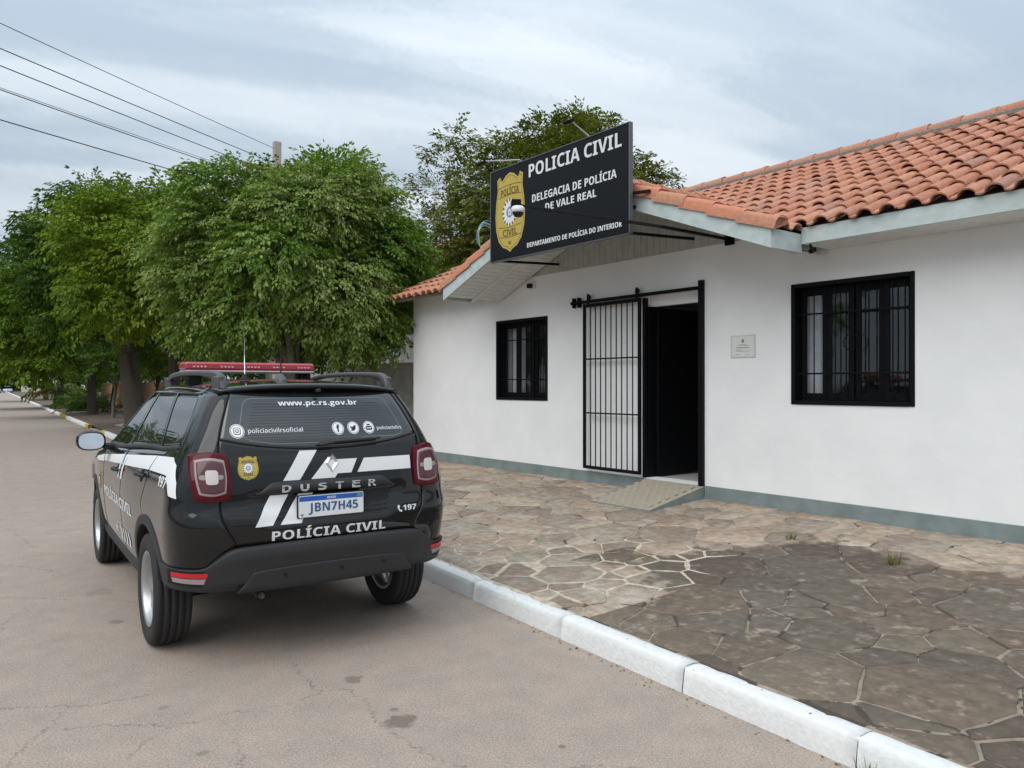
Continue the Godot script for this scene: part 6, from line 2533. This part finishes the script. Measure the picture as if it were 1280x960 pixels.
	for i in 3:
		t = thing("garden_tree", ["dark garden tree behind the near end of the paling fence", "garden tree behind the middle of the paling fence", "garden tree behind the far end of the paling fence"][i], "tree", Vector3([11.5, 10.5, 11.5][i], 0.1, [-35.0, -48.0, -62.0][i]), 0, "garden trees behind the fence")
		b = lumps(Vector3(0, 3.6, 0), Vector3(3.2, 3.0, 3.4), 18, 1.3, 240 + i, -0.9)
		limbs(t, b, 1.4, 0.16, M.bark)
		crown(t, b, 800, far, 250 + i, dark, 1.1)
	# palm-like shrub on the verge
	t = thing("palm_shrub", "low palm with drooping yellow green fronds at the kerb", "palm", Vector3(4.0, 0.14, -66.0))
	var st := mb(true)
	tube(st, PackedVector3Array([Vector3(0, -0.1, 0), Vector3(0, 1.0, 0)]), [0.25, 0.2], 10)
	put("trunk", done(st), M.bark, t)
	for k in 34:
		st = mb()
		var a := k * 2.4
		var d := Vector3(cos(a), 0, sin(a))
		var s := Vector3(-d.z, 0, d.x)
		var l := 2.0 + 0.5 * sin(k * 1.7)
		var up := 1.5 - 1.5 * (k / 34.0)
		var prev := Vector3(0, 1.0, 0)
		for j in 10:
			var f := (j + 1) / 10.0
			var p := Vector3(0, 1.0, 0) + d * l * f + Vector3(0, up * l * (f - f * f * 1.1) - 0.3 * f * f, 0)
			for sd in [-1.0, 1.0]:
				st.set_color(Color(0.20, 0.25, 0.045) if k < 22 else Color(0.34, 0.21, 0.06))
				tri(st, prev, p, p + s * sd * 0.42 * sin(PI * minf(f + 0.1, 0.95)) - Vector3(0, 0.22, 0))
			prev = p
		put("frond", done(st), M.leaf, t)
	# low hedge plants behind the kerb
	for i in 4:
		t = thing("verge_shrub", ["low dark shrub at the foot of the palm", "low dark shrub beside the yellow kerb end", "low dark shrub between palm and young trees", "low dark shrub nearest the young trees"][i], "shrub", Vector3(4.3 + 0.5 * (i % 2), 0.14, -57.0 + i * 3.2), 0, "shrubs on the verge")
		b = lumps(Vector3(0, 0.45, 0), Vector3(0.9, 0.5, 1.2), 6, 0.42, 80 + i)
		crown(t, b, 160, mid, 90 + i, dark, 0.9, 0.3, "foliage")
	# trees across the road, mirrored in the car's windows
	for i in 7:
		t = thing("street_tree", ["nearest leafy tree across the road", "second leafy tree across the road", "third leafy tree across the road", "fourth leafy tree across the road", "fifth leafy tree across the road", "sixth leafy tree across the road", "farthest leafy tree across the road"][i], "tree", Vector3([-12.0, -11.5, -12.0, -12.8, -12.5, -13.0, -13.5][i], 0, [-18.0, -30.0, -43.0, -57.0, -73.0, -93.0, -118.0][i]), 0, "trees across the road")
		b = lumps(Vector3(0, 5.0, 0), Vector3(3.8, 3.8, 3.8), 22, 1.5, 200 + i, -0.9)
		limbs(t, b, 1.9, 0.2, M.bark)
		crown(t, b, 900, far, 210 + i, dark if i % 2 else fresh, 1.2)
	# trees that close the view at the far end
	for i in 6:
		t = thing("distant_tree", ["far tree left of the street end", "far tree above the distant cars", "far tree behind the pale house", "far tree between the distant houses", "far tall tree beyond the street end", "far round tree at the right of the street end"][i], "tree", Vector3([-14.0, -3.0, 20.0, 3.0, 12.0, 28.0][i], 0, [-240.0, -262.0, -250.0, -280.0, -300.0, -225.0][i]), 0, "trees at the far end of the street")
		b = lumps(Vector3(0, 7.5, 0), Vector3(7.0, 6.5, 6.0), 18, 3.0, 30 + i, -0.9)
		limbs(t, b, 3.0, 0.4, M.bark, Vector3.ZERO, 4)
		crown(t, b, 600, far, 40 + i, dark if i % 2 else fresh, 4.0)

# ------------------------------------------------------------------ pole and wires
func wire(label: String, a: Vector3, b: Vector3, sag: float, r: float) -> void:
	var st := mb(true)
	var pts := PackedVector3Array()
	for k in 25:
		var t := k / 24.0
		pts.append(a.lerp(b, t) - Vector3(0, sag * 4.0 * t * (1.0 - t), 0))
	tube(st, pts, [r], 5)
	var o := put("overhead_wire", done(st), M.cable)
	tag(o, label, "wire", "overhead wires")

func build_wires() -> void:
	var p := thing("utility_pole", "pale concrete utility pole rising above the leafy fig", "pole", Vector3(6.15, 0.1, -20.0))
	var st := mb()
	bar(st, Vector3(0, -0.1, 0), Vector3(0, 7.85, 0), 0.19, 0.17, Vector3.BACK, 0.02)
	put("shaft", done(st), M.concrete, p)
	st = mb()
	bar(st, Vector3(-0.9, 7.1, 0.1), Vector3(0.9, 7.1, 0.1), 0.09, 0.10)
	put("crossarm", done(st), M.wood, p)
	for x in [-0.8, -0.3, 0.3, 0.8]:
		st = mb(true)
		lathe(st, [Vector2(0.03, 0.0), Vector2(0.05, 0.03), Vector2(0.035, 0.06), Vector2(0.05, 0.09), Vector2(0.02, 0.13)], 10, at(x, 7.15, 0.1))
		put("insulator", done(st), M.white_plastic, p)
	var q := thing("utility_pole", "concrete utility pole across the road carrying the wires", "pole", Vector3(-7.4, 0.0, -9.0))
	st = mb()
	bar(st, Vector3(0, -0.1, 0), Vector3(0, 8.0, 0), 0.19, 0.17, Vector3.BACK, 0.02)
	put("shaft", done(st), M.concrete, q)
	# from pole to pole over the road, topmost first
	var ends := [[7.66, 7.55, 0.007, "topmost thin wire from the pole top over the road"], [7.28, 7.14, 0.009, "second wire from the top over the road"], [7.0, 6.86, 0.009, "third wire from the top over the road"], [6.72, 6.47, 0.009, "fourth wire from the top over the road"], [6.78, 6.50, 0.005, "faint thin wire close above the fourth one"], [6.35, 5.98, 0.010, "lowest cable over the road at the left edge"]]
	for e in ends:
		var a := Vector3(6.1, e[0] + 0.1, -20.0)
		var m := Vector3(0.11, e[1], -15.0)
		var b := a + (m - a) * 2.24
		wire(e[3], a, b, 0.06, e[2])
	# from the pole on to the houses
	for e in [[7.2, 6.15, "upper wire from the pole to the house drop"], [6.8, 5.85, "middle wire from the pole to the house drop"], [6.5, 5.55, "lower wire from the pole to the house drop"]]:
		wire(e[2], Vector3(6.2, e[0], -20.0), Vector3(12.2, e[1], -19.2), 0.10, 0.010)
	# coil of spare cable on the drop
	var coil := thing("cable_coil", "loose coil of pale blue cable beside the signboard", "cable", Vector3(11.3, 5.6, -18.0))
	for k in 4:
		st = mb(true)
		var pts := PackedVector3Array()
		for j in 21:
			var a := TAU * j / 20.0
			pts.append(Vector3(cos(a) * (0.22 + 0.05 * k), sin(a) * (0.42 + 0.05 * sin(k * 2.0)) + 0.04 * k, 0.05 * k + 0.06 * sin(a * 2.0 + k)))
		tube(st, pts, [0.011], 5, false)
		put("loop", done(st), mat(0.35, 0.52, 0.58, 0.5), coil)

func build_small_things() -> void:
	# tufts of grass in the joints
	for g in [[5.64, -4.10, 0.10, "flat weedy grass tuft in a paving joint nearer the wall"], [5.50, -3.12, 0.16, "upright grass tuft in the paving near the dark stain"], [2.965, -1.78, 0.10, "small grass tuft at the foot of the white kerb"]]:
		var t := thing("grass_tuft", g[3], "grass", Vector3(g[0], (pave_y(g[0], g[1]) - 0.004) if g[0] > 3.0 else 0.0, g[1]), 0, "grass tufts in the paving")
		var rng := RandomNumberGenerator.new()
		rng.seed = int(g[0] * 1000)
		var st := mb()
		for k in 46:
			var a := rng.randf() * TAU
			var o := Vector3(cos(a), 0, sin(a)) * rng.randf_range(0.0, 0.05)
			var lean := Vector3(cos(a), 0, sin(a)) * rng.randf_range(0.2, 1.1)
			var h: float = g[2] * rng.randf_range(0.4, 1.0)
			var s := Vector3(-sin(a), 0, cos(a)) * 0.0035
			var c := Color(0.12, 0.16, 0.04) if k % 3 else Color(0.28, 0.25, 0.11)
			st.set_color(c)
			tri(st, o - s, o + s, o + (Vector3.UP + lean * 0.5).normalized() * h)
		put("blades", done(st), M.leaf, t)
	# fallen leaves along the gutter
	var st := mb()
	st.set_color(Color.WHITE)
	tri(st, Vector3(-0.5, 0, 0), Vector3(0, 0.12, 0.3), Vector3(0.5, 0, 0))
	tri(st, Vector3(-0.5, 0, 0), Vector3(0.5, 0, 0), Vector3(0, 0.12, -0.3))
	var leaf := done(st)
	var rng := RandomNumberGenerator.new()
	rng.seed = 55
	var mm := MultiMesh.new()
	mm.transform_format = MultiMesh.TRANSFORM_3D
	mm.use_colors = true
	mm.mesh = leaf
	mm.instance_count = 1200
	for k in 1200:
		var z := -1.0 - pow(rng.randf(), 0.8) * 50.0
		var x := KERB_X - 0.02 - absf(rng.randfn()) * (0.05 if z > -20.0 else 0.25)
		var y := 0.004
		if k % 4 == 0 and z < -12.6:
			x = 3.2 + rng.randf() * 4.0
			y = 0.19
		elif k % 9 == 0:
			x = rng.randf_range(-3.0, 2.9)
		if z > -12.0 and k % 3:
			z = -13.0 - rng.randf() * 30.0
		var s := rng.randf_range(0.025, 0.06) if z < -14.0 else rng.randf_range(0.012, 0.03)
		if k >= 900:
			z = -1.2 - rng.randf() * 9.0
			x = KERB_X - 0.022 - absf(rng.randfn()) * 0.035
			s = rng.randf_range(0.006, 0.022)
		mm.set_instance_transform(k, Transform3D(Basis.from_euler(Vector3(rng.randf_range(-0.2, 0.2), rng.randf() * TAU, rng.randf_range(-0.2, 0.2))).scaled(Vector3.ONE * s), Vector3(x, y, z)))
		var c := [Color(0.22, 0.11, 0.045), Color(0.30, 0.18, 0.07), Color(0.12, 0.07, 0.04), Color(0.36, 0.27, 0.12)][rng.randi() % 4] as Color
		mm.set_instance_color(k, c)
	var o := MultiMeshInstance3D.new()
	o.name = "fallen_leaves"
	o.multimesh = mm
	o.material_override = M.leaf
	add_child(o)
	tag(o, "dry brown leaves scattered along the gutter and verge", "leaves")
	o.set_meta("kind", "stuff")
